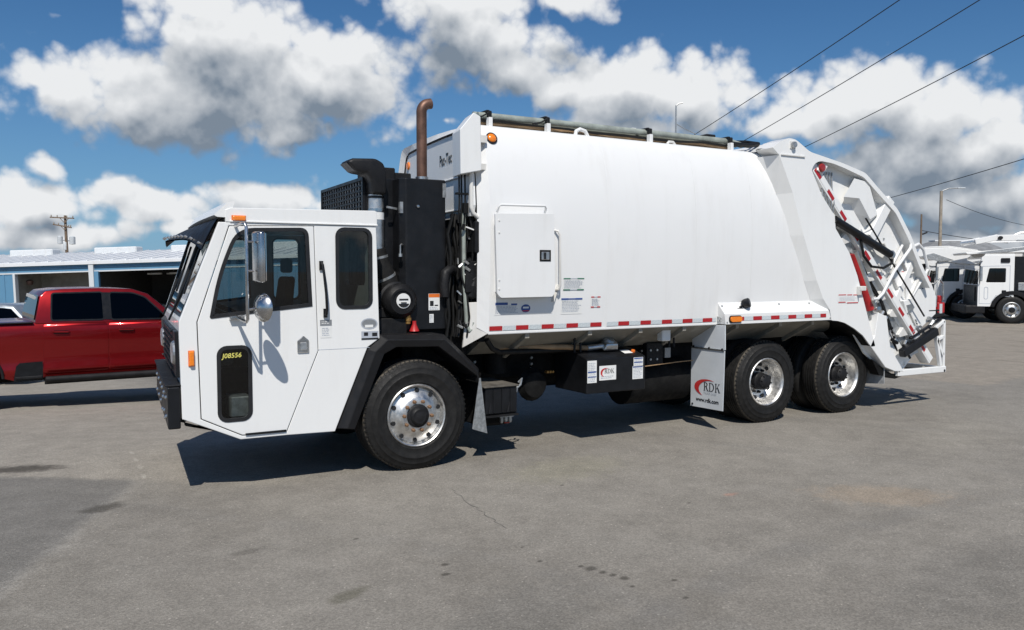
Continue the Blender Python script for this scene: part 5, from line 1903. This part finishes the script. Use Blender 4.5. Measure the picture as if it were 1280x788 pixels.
pk0 = Vector((-2.554, 7.947, -.33))
PK = thing('pickup_truck', 'red four door pickup truck parked behind the cab of the garbage truck', 'pickup truck', loc=pk0, rotz=math.atan2(.105, .995))
body_o = [(-2.95, .60), (-2.95, 1.42), (-.63, 1.42), (-.60, 1.43), (1.50, 1.40), (2.90, 1.32), (3.02, 1.10), (3.02, .62), (2.78, .58)]
def arch_pts(cx, r, z0, n=10):
    return [(cx + r * math.cos(math.pi * i / n), z0 + r * math.sin(math.pi * i / n)) for i in range(n + 1)]
lower = [(-2.95, .62), (-2.95, 1.40), (-.63, 1.415), (-.60, 1.43), (1.50, 1.395), (2.86, 1.33), (3.02, 1.14), (3.02, .62)] + arch_pts(2.15, .47, .56) + [(1.60, .53)] + [(-.55, .53)] + [(-.92, .50)] + arch_pts(-1.58, .48, .56)
bodym = MB().prism_y(lower, 0, 2.02)
PB = bodym.build('body', M['car_red'], PK, bevel=.035, segs=3, smooth=40)


def sculpt(o, dz):
    """press a shallow section into a flat car side: shoulder, waist and tucked sill"""
    def dy(z):
        if z > 1.28:
            return .05 * (z - 1.28) / .14
        if z > 1.12:
            return .0
        if z > .80:
            return .030 * math.sin(math.pi * .5 * (1.12 - z) / .32)
        if z > .66:
            return .03 - .028 * (.80 - z) / .14
        return .002 + .05 * (.66 - z) / .14
    bm2 = bmesh.new()
    bm2.from_mesh(o.data)
    for z in (.56, .60, .66, .70, .75, .80, .88, .96, 1.04, 1.12, 1.20, 1.28, 1.34, 1.38):
        bmesh.ops.bisect_plane(bm2, geom=bm2.verts[:] + bm2.edges[:] + bm2.faces[:], plane_co=(0, 0, z - dz), plane_no=(0, 0, 1))
    cy = ABS[o.name].y
    for v_ in bm2.verts:
        y_ = v_.co.y + cy
        d_ = dy(v_.co.z + dz)
        if y_ < .06:
            v_.co.y += d_
        elif y_ > 1.96:
            v_.co.y -= d_
    bm2.to_mesh(o.data)
    bm2.free()
    for p_ in o.data.polygons:
        p_.use_smooth = True
    o.data.set_sharp_from_angle(angle=R(40))


sculpt(PB, ABS[PB.name].z)
# cab top
side_cab = [(-.62, 1.40), (-.53, 1.84), (-.44, 1.925), (-.2, 1.955), (.35, 1.965), (.85, 1.945), (1.10, 1.86), (1.62, 1.38)]
ct = MB()
ct.extr([side_cab], lambda a, b: (a, .03 + .14 * max(0, (b - 1.4)) / .55, b), lambda a, b: (a, 1.99 - .14 * max(0, (b - 1.4)) / .55, b))
CT = ct.build('cab', M['car_red'], PK, bevel=.03, segs=3, smooth=40)
def cabside(a, b, d=0.0):
    return (a, .03 + .14 * (b - 1.4) / .55 - d, b)
for o in (rpoly([(-.385, 1.455), (-.355, 1.885), (.385, 1.895), (.385, 1.445)], .04, 4), rpoly([(.50, 1.44), (.50, 1.89), (.86, 1.875), (1.05, 1.80), (1.40, 1.43)], .05, 4)):
    flat(o, lambda a, b: cabside(a, b, .006)).build('side_window', M['dark_glass'], CT)
    MB().extr([inset(o, -.015), inset(o, .008)], lambda a, b: cabside(a, b, .010), lambda a, b: cabside(a, b, .002)).build('window_trim', M['black'], CT)
    flat(o, lambda a, b: cabside(a, b, .0025)).build('window_backing', M['ink'], CT)
MB().add([cabside(a, b, .008) for a, b in ((.385, 1.445), (.50, 1.44), (.50, 1.89), (.385, 1.895))], [(0, 1, 2, 3)]).build('door_pillar', M['black'], CT)
MB().add([(-.628, .12, 1.46), (-.628, 1.90, 1.46), (-.545, 1.84, 1.86), (-.545, .2, 1.86)], [(0, 1, 2, 3)]).build('rear_window', M['dark_glass'], CT)
MB().add([(1.60, .12, 1.42), (1.60, 1.90, 1.42), (1.13, 1.80, 1.85), (1.13, .22, 1.85)], [(0, 1, 2, 3)]).build('windscreen', M['dark_glass'], CT)
# doors
for (o, hx) in (([(-.52, .60), (-.50, 1.40), (.44, 1.39), (.44, .60)], -.26), ([(.46, .60), (.46, 1.39), (1.50, 1.375), (1.56, .98), (1.56, .60)], .72)):
    d = MB().prism_y(rpoly(o, .05, 4), -.010, .0).build('door', M['car_red'], PK, bevel=.006)
    sculpt(d, ABS[d.name].z)
    h = MB()
    h.tube([(hx - .11, -.012, 1.265), (hx - .09, -.04, 1.268), (hx + .10, -.04, 1.262), (hx + .12, -.012, 1.258)], .016, 8)
    h.build('door_handle', M['car_red'], d, smooth=40)
    MB().prism_y([(hx - .10, 1.235), (hx + .11, 1.23), (hx + .11, 1.285), (hx - .10, 1.29)], -.0115, -.0095).build('handle_recess', M['black'], d)
    MB().box(o[0][0] + .06, o[-1][0] - .06, -.016, -.0095, .655, .665).build('door_crease', M['car_red'], d)
MB().box(1.28, 1.46, -.016, -.0095, .80, .825).build('door_emblem', M['chrome'], PK)
MB().box(-2.94, -.64, .0, .07, 1.415, 1.435).build('bed_rail_cap', M['black_dull'], PK, bevel=.01)
MB().add([(-.94, -.004, .50), (-.53, -.004, .52), (-.53, -.004, .80), (-.85, -.004, .79), (-.90, -.004, .74)], [(0, 1, 2, 3, 4)]).build('step_recess', M['black'], PK)
MB().box(-.92, -.54, -.03, .05, .53, .575).build('bed_step', M['black_dull'], PK, bevel=.01)
MB().tube([(-.50, -.06, .51), (1.55, -.06, .50)], .05, 12).build('side_step', M['black_dull'], PK, smooth=40)
MB().box(-.50, 1.55, .03, .10, .42, .535).build('rocker', M['black_dull'], PK)
MB().box(-2.9, 2.9, .35, 1.67, .46, .62).build('underbody', M['chassis'], PK)
for x in (-1.58, 2.15):
    car_wheel(x, .02, .42, .42, .28, PK)
    car_wheel(x, 2.0, .42, .42, .28, PK, True)
    MB().tube([(x + .50 * math.cos(math.pi * i / 12), -.01, .56 + .49 * math.sin(math.pi * i / 12)) for i in range(13)], .022, 8).build('wheel_arch', M['black_dull'], PK, smooth=40)
    MB().lathe([(.46, 0), (.46, .5)], (x, .03, .56), (0, 1, 0), 24).build('wheel_well', M['chassis'], PK)
MB().box(1.32, 1.46, -.24, -.02, 1.42, 1.62).build('wing_mirror', M['black'], PK, bevel=.04, segs=3, smooth=40)
MB().box(2.98, 3.06, .1, 1.92, .95, 1.28).build('grille', M['black'], PK, bevel=.02)
MB().box(2.95, 3.12, .0, 2.02, .56, .80).build('front_bumper', M['chrome'], PK, bevel=.03, segs=2)
MB().box(-3.07, -2.94, .05, 1.97, .60, .82).build('rear_bumper', M['chrome'], PK, bevel=.03, segs=2)


# ------------------------------------------------------------------ parked cars behind it
def make_car(name, label, cat, loc, rotz, paint, hgt=1.62, ln=4.6, suv=True, group=None):
    r = thing(name, label, cat, loc=loc, rotz=rotz, group=group)
    h = hgt
    low = [(-ln / 2, .40), (-ln / 2 - .02, .75), (-ln / 2 + .08, .95 * h / 1.62 + .05), (ln * .16, .98 * h / 1.62 + .03), (ln / 2 - .15, .86), (ln / 2, .68), (ln / 2, .36)] + arch_pts(ln * .31, .38, .34) + arch_pts(-ln * .30, .38, .34)
    MB().prism_y(low, 0, 1.82).build('body', paint, r, bevel=.06, segs=3, smooth=45)
    z0 = .93 * h / 1.62
    top = [(-ln / 2 + .10, z0), (-ln / 2 + (.32 if suv else .75), h - .12), (-ln / 2 + (.55 if suv else 1.05), h), (ln * .02, h), (ln * .07, h - .03), (ln * .22, z0)]
    c = MB().extr([top], lambda a, b: (a, .05 + .2 * (b - z0) / .6, b), lambda a, b: (a, 1.77 - .2 * (b - z0) / .6, b)).build('cabin', paint, r, bevel=.05, segs=3, smooth=45)
    wn_ = inset(top, .085)
    mid = -.15 * ln / 4.6
    for (lo_, hi_) in ((-9, mid - .03), (mid + .03, 9)):
        w = []
        m = len(wn_)
        for i in range(m):
            p, q = wn_[i], wn_[(i + 1) % m]
            ins_p = lo_ <= p[0] <= hi_
            if ins_p:
                w.append(p)
            for lim in (lo_, hi_):
                if (p[0] - lim) * (q[0] - lim) < 0:
                    t = (lim - p[0]) / (q[0] - p[0])
                    w.append((lim, p[1] + (q[1] - p[1]) * t))
        if len(w) > 2:
            flat(w, lambda a, b: (a, .05 + .2 * (b - z0) / .6 - .006, b)).build('side_window', M['dark_glass'], c)
            flat(w, lambda a, b: (a, .05 + .2 * (b - z0) / .6 - .003, b)).build('window_backing', M['ink'], c)
    for x in (ln * .31, -ln * .30):
        car_wheel(x, .02, .335, .335, .22, r)
        car_wheel(x, 1.80, .335, .335, .22, r, True)
    MB().box(-ln / 2 - .03, -ln / 2 + .02, .15, .40, .75, .95).build('tail_lamp', M['red_lens'], r, bevel=.01)
    MB().box(ln / 2 - .12, ln / 2 + .005, .1, .42, .62, .76).build('headlight', M['alu'], r, bevel=.02)
    return r


def place(dep, lat):
    p = Vector((CAM.x, CAM.y, 0)) + FH * dep + RT * lat
    return Vector((p.x, p.y, gh(p.x, p.y)))


RZ = HEADING - R(90)
make_car('parked_car', 'silver car with dark rear window parked behind the bed of the red pickup', 'car', place(20.0, -12.6), RZ + R(8), M['car_silver'], 1.80, 4.7)
make_car('parked_car', 'lower silver car, only its roof showing over the bed rail at the far left edge', 'car', place(17.6, -13.0), RZ + R(6), M['car_silver'], 1.55, 4.5, False)
make_car('parked_car', 'black car behind the silver cars, against the blue wall at the left edge', 'car', place(24.0, -17.6), RZ + R(4), M['car_black'], 1.92, 4.6)

# ------------------------------------------------------------------ blue workshop
M['blue'] = painted('blue_metal_cladding', (.10, .245, .385), grime=(.10, .13, .16), amount=.3, rough=.5)
M['roof_metal'] = painted('white_roof_metal', (.74, .75, .76), amount=.25, rough=.45)
M['trim'] = painted('pale_trim', (.62, .64, .65), amount=.3, rough=.5)
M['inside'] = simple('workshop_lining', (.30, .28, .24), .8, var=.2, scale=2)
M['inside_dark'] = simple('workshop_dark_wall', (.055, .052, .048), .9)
bl = CAM + FH * 38 + RT * (-19.92)
bl.z = -1.74
BLD = thing('workshop_building', 'long blue metal workshop with white roof and two open bays behind the red pickup', 'building', loc=bl)
BLD.rotation_euler = (0, R(-1.83), RZ)
EZ = 3.98
def facade(x0, x1, z0, z1):
    return MB().box(x0, x1, 0, .12, z0, z1).build('wall', M['blue'], BLD)
facade(-9.5, -2.93, -.4, 3.60)
facade(-9.5, 14, 3.60, EZ)
facade(.62, 1.0, -.4, 3.60)
facade(6.0, 14, -.4, 3.60)
xx = -9.3
while xx < -3.0:
    MB().box(xx, xx + .07, -.025, .0, -.4, 3.62).build('cladding_rib', M['blue'], BLD)
    xx += .42
xx = 6.2
while xx < 13.9:
    MB().box(xx, xx + .07, -.025, .0, -.4, 3.62).build('cladding_rib', M['blue'], BLD)
    xx += .42
MB().box(-9.5, 14, -.03, .0, 3.60, 3.66).build('header_trim', M['trim'], BLD)
MB().box(-9.5, 14, -.05, .0, 3.80, 3.83).build('header_seam', M['blue'], BLD)
MB().box(.60, .82, -.14, -.002, -.4, EZ - .02).build('door_post', M['trim'], BLD)
MB().box(.825, 1.02, -.10, -.002, -.4, 3.62).build('door_post', M['blue'], BLD)
MB().box(-2.95, -2.85, -.05, .2, -.4, 3.60).build('door_jamb', M['trim'], BLD)
# roof: shallow slope with standing seams, ridge vents
RIDGE = 6.5
rm = MB()
rm.hexa([(-9.8, -.10, EZ - .01), (14.3, -.10, EZ - .01), (14.3, RIDGE, 4.62), (-9.8, RIDGE, 4.62), (-9.8, -.10, EZ + .13), (14.3, -.10, EZ + .13), (14.3, RIDGE, 4.76), (-9.8, RIDGE, 4.76)])
rm.hexa([(-9.8, RIDGE, 4.62), (14.3, RIDGE, 4.62), (14.3, 14, EZ), (-9.8, 14, EZ), (-9.8, RIDGE, 4.76), (14.3, RIDGE, 4.76), (14.3, 14, EZ + .13), (-9.8, 14, EZ + .13)])
RF = rm.build('roof', M['roof_metal'], BLD)
for i in range(41):
    x = -9.7 + .6 * i
    MB().hexa([(x + dx, y, z) for (y, za) in ((-.09, EZ + .12), (RIDGE, 4.75)) for (dx, z) in ((0, za), (.04, za), (.04, za + .05), (0, za + .05))]).build('roof_seam', M['roof_metal'], RF)
MB().box(-9.8, 14.3, -.17, -.105, EZ - .03, EZ + .11).build('gutter', M['roof_metal'], RF)
for (x0, x1) in ((-6.1, -3.85), (-1.70, .52), (2.30, 4.5), (6.8, 9.0)):
    MB().box(x0, x1, 5.0, 5.8, 4.50, 4.93).build('roof_vent', M['trim'], RF, bevel=.05)
# bays
MB().box(-9.4, 13.9, 9.0, 9.1, -.4, 4.2).build('back_wall', M['inside'], BLD)
MB().box(-9.5, -9.4, .12, 13.5, -.4, 4.0).box(13.9, 14, .12, 13.5, -.4, 4.0).box(-9.4, 13.9, 13.4, 13.5, -.4, 4.0).build('end_wall', M['blue'], BLD)
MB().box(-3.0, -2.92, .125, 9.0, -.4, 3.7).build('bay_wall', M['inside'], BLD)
MB().box(-3.1, .55, 2.2, 2.28, -.4, 3.9).build('partition', M['inside'], BLD)
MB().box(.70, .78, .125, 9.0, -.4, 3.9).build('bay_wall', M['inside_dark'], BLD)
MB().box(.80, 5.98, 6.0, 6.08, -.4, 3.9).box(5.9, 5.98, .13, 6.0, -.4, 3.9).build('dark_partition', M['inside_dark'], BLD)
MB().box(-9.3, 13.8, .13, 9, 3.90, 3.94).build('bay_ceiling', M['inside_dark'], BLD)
for (x, y) in ((1.9, 3.0), (3.0, 3.0), (2.1, 4.8), (3.3, 4.8)):
    MB().box(x, x + .7, y, y + .14, 3.42, 3.50).build('tube_light', M['paper'], BLD, bevel=.01)
MB().box(1.6, 3.6, 4.6, 5.6, -.3, 1.9).box(3.0, 3.4, 3.4, 3.9, 1.6, 2.3).build('machine', M['steel'], BLD, bevel=.04)
MB().lathe([(0, -.1), (.14, -.08), (.16, .1), (.06, .16), (0, .16)], (-2.55, .6, 3.18), (0, 0, 1), 12).build('wall_bracket', M['stack'], BLD)

# ------------------------------------------------------------------ poles and wires
M['wood'] = simple('weathered_pole', (.16, .115, .08), .9, var=.3, scale=3, bump=.3)
M['wood_pale'] = simple('pale_pole', (.30, .26, .21), .85, var=.2, scale=3)
M['grey_can'] = simple('transformer_grey', (.52, .55, .57), .5)


def wp(px, py, dep):
    az = (px - 640) / 1030.0
    ray = FH * math.cos(R(3.057)) + Vector((0, 0, -math.sin(R(3.057)))) + RT * az + (Vector((0, 0, math.cos(R(3.057)))) + FH * math.sin(R(3.057))) * ((394 - py) / 1030.0)
    return CAM + ray * (dep / ray.dot(FH))


p0 = wp(85.6, 330, 90)
UP = thing('utility_pole', 'tall wooden utility pole with two cross arms and transformers behind the blue workshop', 'utility pole', base=(p0.x, p0.y, -1.74))
zt = 7.95
lean = RT * -.22
b0 = Vector((p0.x, p0.y, -1.8))
t0 = Vector((p0.x, p0.y, zt)) + lean
MB().tube([b0, b0.lerp(t0, .5), t0], [.20, .17, .13], 10).build('pole', M['wood'], UP, smooth=40)
for z, w0, w1, dz in ((7.62, -1.55, 1.05, -.12), (6.85, -1.25, .75, -.35)):
    m = MB()
    c = Vector((p0.x, p0.y, z)) + lean * .9 - FH * .2
    m.bar(c + RT * w0 + Vector((0, 0, .12)), c + RT * w1 + Vector((0, 0, .12 + dz)), .11, .13, side=FH)
    ca = m.build('cross_arm', M['wood'], UP)
    for s in (.05, .3, .7, .95):
        q = c + RT * (w0 + (w1 - w0) * s) + Vector((0, 0, .18 + dz * s))
        MB().lathe([(0, .22), (.05, .2), (.06, .06), (.03, 0)], q, (0, 0, 1), 8).build('insulator', M['wood_pale'], ca)
    for s in (-.5, .5):
        MB().bar(c + RT * s + Vector((0, 0, .05)), c + Vector((0, 0, -.5)), .05, .05, side=FH).build('brace', M['wood'], ca)
for dx, z, r_ in ((-.78, 5.25, .26), (.55, 5.2, .30), (-.25, 4.6, .18)):
    c = Vector((p0.x, p0.y, z)) + RT * dx - FH * .1
    MB().lathe([(0, -.42), (r_, -.38), (r_, .40), (r_ * .7, .48), (0, .5)], c, (0, 0, 1), 14).build('transformer', M['grey_can'], UP, smooth=40)
    MB().bar(c, Vector((p0.x, p0.y, z)), .06, .1, side=FH).build('bracket', M['steel'], UP)

p0 = wp(1174.2, 330, 60)
LP = thing('street_lamp', 'pale street lamp pole with curved arm behind the tailgate', 'street lamp', base=(p0.x, p0.y, 0))
zt = wp(1174.2, 239, 60).z
MB().tube([(p0.x, p0.y, 0), (p0.x, p0.y, zt)], [.13, .105], 12).build('pole', M['wood_pale'], LP, smooth=40)
c = Vector((p0.x, p0.y, zt - .15))
ap_ = [c, c + RT * .12 + Vector((0, 0, .18)), c + RT * .55 + Vector((0, 0, .33)), c + RT * 1.25 + Vector((0, 0, .36))]
MB().tube(ap_, .04, 8).build('arm', M['steel'], LP, smooth=40)
MB().bar(ap_[-1] - RT * .1, ap_[-1] + RT * .45, .18, .09, side=FH).build('lamp_head', M['grey_can'], LP, bevel=.02)
p0 = wp(1150.3, 330, 60)
DP = thing('dark_pole', 'thin dark brown pole left of the street lamp', 'pole', base=(p0.x, p0.y, 0))
MB().tube([(p0.x, p0.y, 0), (p0.x, p0.y, wp(1150, 268, 60).z)], [.075, .06], 8).build('pole', M['wood'], DP, smooth=40)
p0 = wp(843, 330, 45)
MP = thing('light_mast', 'slim lamp mast with bracket rising over the truck roof', 'lamp post', base=(p0.x, p0.y, 0))
zt = wp(843, 132, 45).z
MB().tube([(p0.x, p0.y, 0), (p0.x, p0.y, zt)], [.09, .035], 8).build('pole', M['steel'], MP, smooth=40)
c = Vector((p0.x, p0.y, zt - .03))
MB().tube([c, c + RT * .14 + Vector((0, 0, .12)), c + RT * .36 + Vector((0, 0, .16))], .035, 6).build('arm', M['steel'], MP, smooth=40)
c = Vector((p0.x, p0.y, wp(843, 155, 45).z))
MB().tube([c, c + RT * .5 + Vector((0, 0, -.28)), c + RT * 1.1 + Vector((0, 0, -.55))], .022, 6).build('stay', M['steel'], MP, smooth=40)
M['wire'] = simple('power_wire', (.02, .02, .022), .6)
WG = 'power lines running up to the right over the tailgate'
for i, (a, b_, r_, lab) in enumerate((((830, 192.4, 70), (1260, -91.9, 35), .026, 'dark overhead wire, leftmost of the three long parallel ones'),
                                      ((900, 193, 70), (1360, -83.5, 35), .026, 'dark overhead wire, middle of the three long parallel ones'),
                                      ((985, 193.9, 70), (1420, -30, 35), .027, 'dark overhead wire, nearest the tailgate of the three long parallel ones'),
                                      ((1090, 253.5, 80), (1500, 129.7, 40), .027, 'lower overhead wire leaving the rear of the tailgate'))):
    pa, pb = wp(*a), wp(*b_)
    pts = [pa.lerp(pb, t / 14) - Vector((0, 0, .45)) * (4 * (t / 14) * (1 - t / 14)) * .35 for t in range(15)]
    tag(MB().tube(pts, r_, 6).build('power_line', M['wire']), lab, 'power line', WG)
pa, pb = wp(1150.3, 288, 60), wp(1260, 304, 60)
SW = tag(MB().tube([pa.lerp(pb, t / 8) - Vector((0, 0, .3)) * (t / 8) * (1 - t / 8) for t in range(9)], .022, 6).build('power_line', M['wire']), 'low thin wire from the dark pole past the street lamp', 'power line')
c = wp(1156, 292, 60)
MB().bar(c - RT * .16 - Vector((0, 0, .06)), c + RT * .16 + Vector((0, 0, .07)), .14, .10, side=FH).build('splice_case', M['wire'], SW)
pa, pb = wp(1183, 250, 60), wp(1330, 287, 75)
tag(MB().tube([pa.lerp(pb, t / 10) - Vector((0, 0, 2.0)) * (t / 10) * (1 - t / 10) for t in range(11)], .018, 6).build('power_line', M['wire']), 'faint sagging wire from the street lamp pole to the right edge', 'power line')

# ------------------------------------------------------------------ white trucks on the right
heading = Vector((-.681, .732, 0))
away = Vector((.732, .681, 0))
TA = Vector((27.575, 9.543, 0))


def loader(loc, label, lamp):
    r = thing('parked_truck', label, 'truck', loc=loc, rotz=math.atan2(.732, -.681), group='white trucks lined up on the right')
    # frame: x forwards, near side at y = 0 looking to +y
    def PY(poly, y0, y1):
        return MB().prism_y(poly, y0, y1)
    cabp = [(-.05, .95), (-.05, 2.50), (.90, 2.50), (1.02, 2.42), (1.12, 1.45), (1.12, .62), (.66, .62), (.60, .80), (.45, 1.0), (.2, 1.10)]
    win = rpoly([(.22, 1.50), (.22, 2.02), (.76, 2.02), (.86, 1.50)], .04, 3)
    cb = MB()
    cb.extr([cabp, win], lambda a, b: (a, 0, b), lambda a, b: (a, -.05, b))
    cb.extr([cabp], lambda a, b: (a, -2.30, b), lambda a, b: (a, -2.35, b))
    cb.box(-.05, 0, -2.3, -.05, .95, 2.5)
    cb.hexa([(-.05, -.01, 2.42), (.96, -.01, 2.42), (.96, -2.34, 2.42), (-.05, -2.34, 2.42), (-.05, -.01, 2.55), (.90, -.01, 2.55), (.90, -2.34, 2.55), (-.05, -2.34, 2.55)])
    CB = cb.build('cab', M['white'], r, bevel=.008)
    flat(inset(win, .01), lambda a, b: (a, -.02, b)).build('door_window', M['glass'], CB)
    MB().box(.10, .60, -2.2, -.1, .95, 1.5).build('cab_inside', M['interior'], CB)
    MB().extr([[(.08, .98), (.08, 2.12), (.98, 2.10), (1.07, 1.45), (1.07, .72), (.70, .72), (.52, 1.02)], [(.095, .995), (.095, 2.105), (.968, 2.086), (1.055, 1.44), (1.055, .735), (.708, .735), (.53, 1.035)]], lambda a, b: (a, .004, b), lambda a, b: (a, -.01, b)).build('door_outline', M['grey_ink'], CB)
    MB().box(.20, .34, .0, .025, 1.12, 1.22).build('door_latch', M['black'], CB, bevel=.01)
    MB().box(.10, .40, .003, .04, 2.22, 2.39).build('roof_vent', M['black'], CB, bevel=.02)
    MB().extr([rrect(.78, .92, .88, 1.34, .06, 3), rrect(.80, .90, .90, 1.32, .05, 3)], lambda a, b: (a, .004, b), lambda a, b: (a, -.01, b)).build('lower_panel', M['grey_ink'], CB)
    # front: windscreen and dark radiator
    MB().add([(1.127, -.06, 1.40), (1.127, -2.29, 1.40), (1.033, -2.28, 2.36), (1.033, -.07, 2.36)], [(0, 1, 2, 3)]).build('windscreen', M['dark_glass'], CB)
    MB().hexa([(1.06, -.04, 1.42), (1.12, -.04, 1.42), (1.12, -2.31, 1.42), (1.06, -2.31, 1.42), (.96, -.04, 2.42), (1.02, -.04, 2.42), (1.02, -2.31, 2.42), (.96, -2.31, 2.42)]).build('windscreen_frame', M['white'], CB)
    MB().box(1.06, 1.12, -2.3, -.05, .62, 1.42).build('front_panel', M['black'], CB)
    MB().box(1.121, 1.15, -2.0, -.35, .80, 1.34).build('radiator_grille', M['black'], CB, bevel=.01)
    for y in (-.6, -1.2, -1.75):
        MB().bar((1.14, y, 1.42), (1.09, y + .25, 1.95), .02, .02).build('wiper', M['black'], CB)
    MB().box(.86, 1.52, -2.35, .0, .36, .66).build('bumper', M['black_dull'], r, bevel=.04, segs=2)
    MB().box(-.9, .9, -2.1, -.25, .50, .95).build('chassis', M['chassis'], r)
    MB().box(-.75, -.08, -2.2, -.12, .95, 2.45).build('engine_bay', M['black'], r, bevel=.02)
    MB().box(-.60, -.20, -.115, -.06, 1.2, 1.5).build('engine_part', M['steel'], r, bevel=.02)
    fo = [(.72 * math.cos(R(a)), .50 + .70 * math.sin(R(a))) for a in range(10, 171, 16)]
    fi = [(.58 * math.cos(R(a)), .50 + .56 * math.sin(R(a))) for a in range(170, 9, -16)]
    PY(fo + fi, -.5, .03).build('fender', M['plastic'], r, bevel=.01)
    # wheels
    for (x, y) in ((0, .0), (0, -2.35), (-5.2, .0), (-6.55, .0)):
        s = 1 if y > -1 else -1
        m = MB()
        m.lathe([(.29, 0), (.40, -.012), (.47, .0), (.50, .03), (.50, .26), (.46, .29), (.29, .29)], (x, y, .50), (0, -s, 0), 36)
        wh = m.build('wheel', M['rubber'], r, smooth=40)
        q = MB()
        q.lathe([(.30, .01), (.27, .0), (.25, .03), (.19, .05), (.13, .0), (.10, .0), (.10, -.05), (0, -.05)], (x, y, .50), (0, -s, 0), 28)
        RM = q.build('rim', M['alu_dull'], wh, smooth=40)
        MB().lathe([(.105, -.02), (.10, -.07), (0, -.08)], (x, y, .50), (0, -s, 0), 20).build('hub', M['black_dull'], RM, smooth=40)
        for i in range(8):
            a = R(45 * i)
            MB().cyl((x + .21 * math.cos(a), y - s * .02, .5 + .21 * math.sin(a)), (x + .21 * math.cos(a), y + s * .012, .5 + .21 * math.sin(a)), .022, 8).build('hand_hole', M['ink'], RM)
    # mirrors
    m = MB()
    m.tube([(1.0, .01, 2.28), (1.12, .22, 2.24), (1.12, .24, 1.50), (1.06, .01, 1.48)], .016, 6)
    mm = m.build('mirror_arm', M['black'], r, smooth=40)
    MB().box(1.05, 1.12, .15, .36, 1.55, 2.10).build('mirror_head', M['alu_dull'], mm, bevel=.02)
    # body, canopy over the cab and loading arms
    bh = 3.2 if lamp == 1 else 2.75
    BY = PY([(-7.2, 1.05), (-7.2, bh - .3), (-6.5, bh), (-1.4, bh), (-.9, bh - .2), (-.9, 1.05)], -2.38, .02).build('body', M['white_body'], r, bevel=.03)
    if lamp == 1:
        PY([(-3.6, 2.60), (-3.6, 3.22), (.25, 2.72), (1.55, 2.60), (1.50, 2.52), (.2, 2.585)], -2.30, -.02).build('canopy', M['white'], BY, bevel=.015)
        MB().add([(.30, .001, 2.60), (1.25, .001, 2.565), (.80, .001, 2.655), (-.4, .001, 2.79), (-.75, .001, 2.79)], [(0, 1, 2, 3, 4)]).build('canopy_panel', M['steel'], BY)
    else:
        PY([(1.70, 2.83), (.6, 2.87), (-1.2, 2.62), (-1.2, 2.28), (.2, 2.20), (1.35, 2.44), (1.85, 2.52)], -2.2, .06).build('canopy', M['white'], BY, bevel=.02)
        PY([(1.72, 2.50), (1.2, 2.64), (.45, 2.36), (.95, 2.29)], .05, .075).build('canopy_panel', M['steel'], BY, bevel=.004)
        PY([(1.55, 2.84), (.7, 2.875), (-.4, 2.73), (-.4, 2.76), (.65, 2.93), (1.5, 2.90)], -.3, .05).build('canopy_rim', M['white'], BY, bevel=.008)
    if lamp != 1:
        return r
    am = MB()
    da = 0
    for y in (-.05, -2.25):
        am.bar((-2.4, y, 3.15 + da), (.55 + da, y, 3.12 + da), .14, .22)
        am.bar((.50 + da, y, 3.15 + da), (1.25 + da, y, 2.98 + da), .14, .20)
        am.bar((-4.5, y, 3.35), (-2.2, y, 3.15), .16, .26)
    am.tube([(.55, -.05, 3.14), (.55, -2.25, 3.14)], .11, 14)
    am.tube([(1.22, -.05, 3.0), (1.22, -2.25, 3.0)], .08, 12)
    am.tube([(-3.5, -.35, 3.42), (-.8, -.35, 3.20)], .06, 10)
    AM = am.build('loading_arms', M['white'], BY, bevel=.015)
    MB().lathe([(0, -.12), (.06, -.12), (.07, .0), (.07, .10)], (.45, .06, 3.12), (0, -1, 0), 12).build('arm_pivot', M['black_dull'], AM)
    for x, z, r_ in ((-.9, 3.33, .05), (-.2, 3.30, .04)):
        MB().tube([(x - .9, -.2, z + .02), (x, -.1, z), (x + .35, -.1, z - .16)], r_, 8).build('arm_cylinder', M['alu_dull'], AM, smooth=40)
    MB().box(-2.2, -1.5, -.9, -.1, 3.2, 3.42).box(-1.35, -1.0, -.6, -.05, 3.15, 3.35).build('arm_valve_box', M['white_dirty'], AM, bevel=.02)
    for x in (-.2, -1.2):
        MB().box(x - .12, x + .12, -.02, .05, 3.0, 3.05).build('arm_bracket', M['steel'], AM)
    return r


loader(TA, 'white cab over truck nearest the right edge, black engine bay open behind its cab', 1)
TBp = TA + away * 2.95 + heading * .92
loader(TBp, 'white cab over truck partly hidden by the first one, next to the tailgate', 2)

loader(TA + away * 6.3 + heading * 2.15, 'rearmost white truck in the row, mostly hidden behind the tailgate', 3)

# distant grey roof behind the trucks
ps = wp(1197, 330, 85)
GB_ = thing('distant_shed', 'low grey roofed shed far behind the white trucks', 'shed', loc=(ps.x, ps.y, 0), rotz=RZ)
M['grey_roof'] = simple('grey_shingle', (.20, .205, .21), .9, var=.2, scale=1.5)
MB().box(-4.0, 6.0, 0, 8, 0, 3.55).build('wall', M['trim'], GB_)
m = MB()
m.hexa([(-4.4, -.4, 3.5), (6.4, -.4, 3.5), (6.4, 8.4, 3.5), (-4.4, 8.4, 3.5), (-.6, 3.4, 5.1), (4.6, 3.4, 5.1), (4.6, 4.6, 5.1), (-.6, 4.6, 5.1)])
GR_ = m.build('roof', M['grey_roof'], GB_)
MB().box(-.7, 4.7, 3.3, 4.7, 5.1, 5.22).build('ridge_cap', M['roof_metal'], GR_)
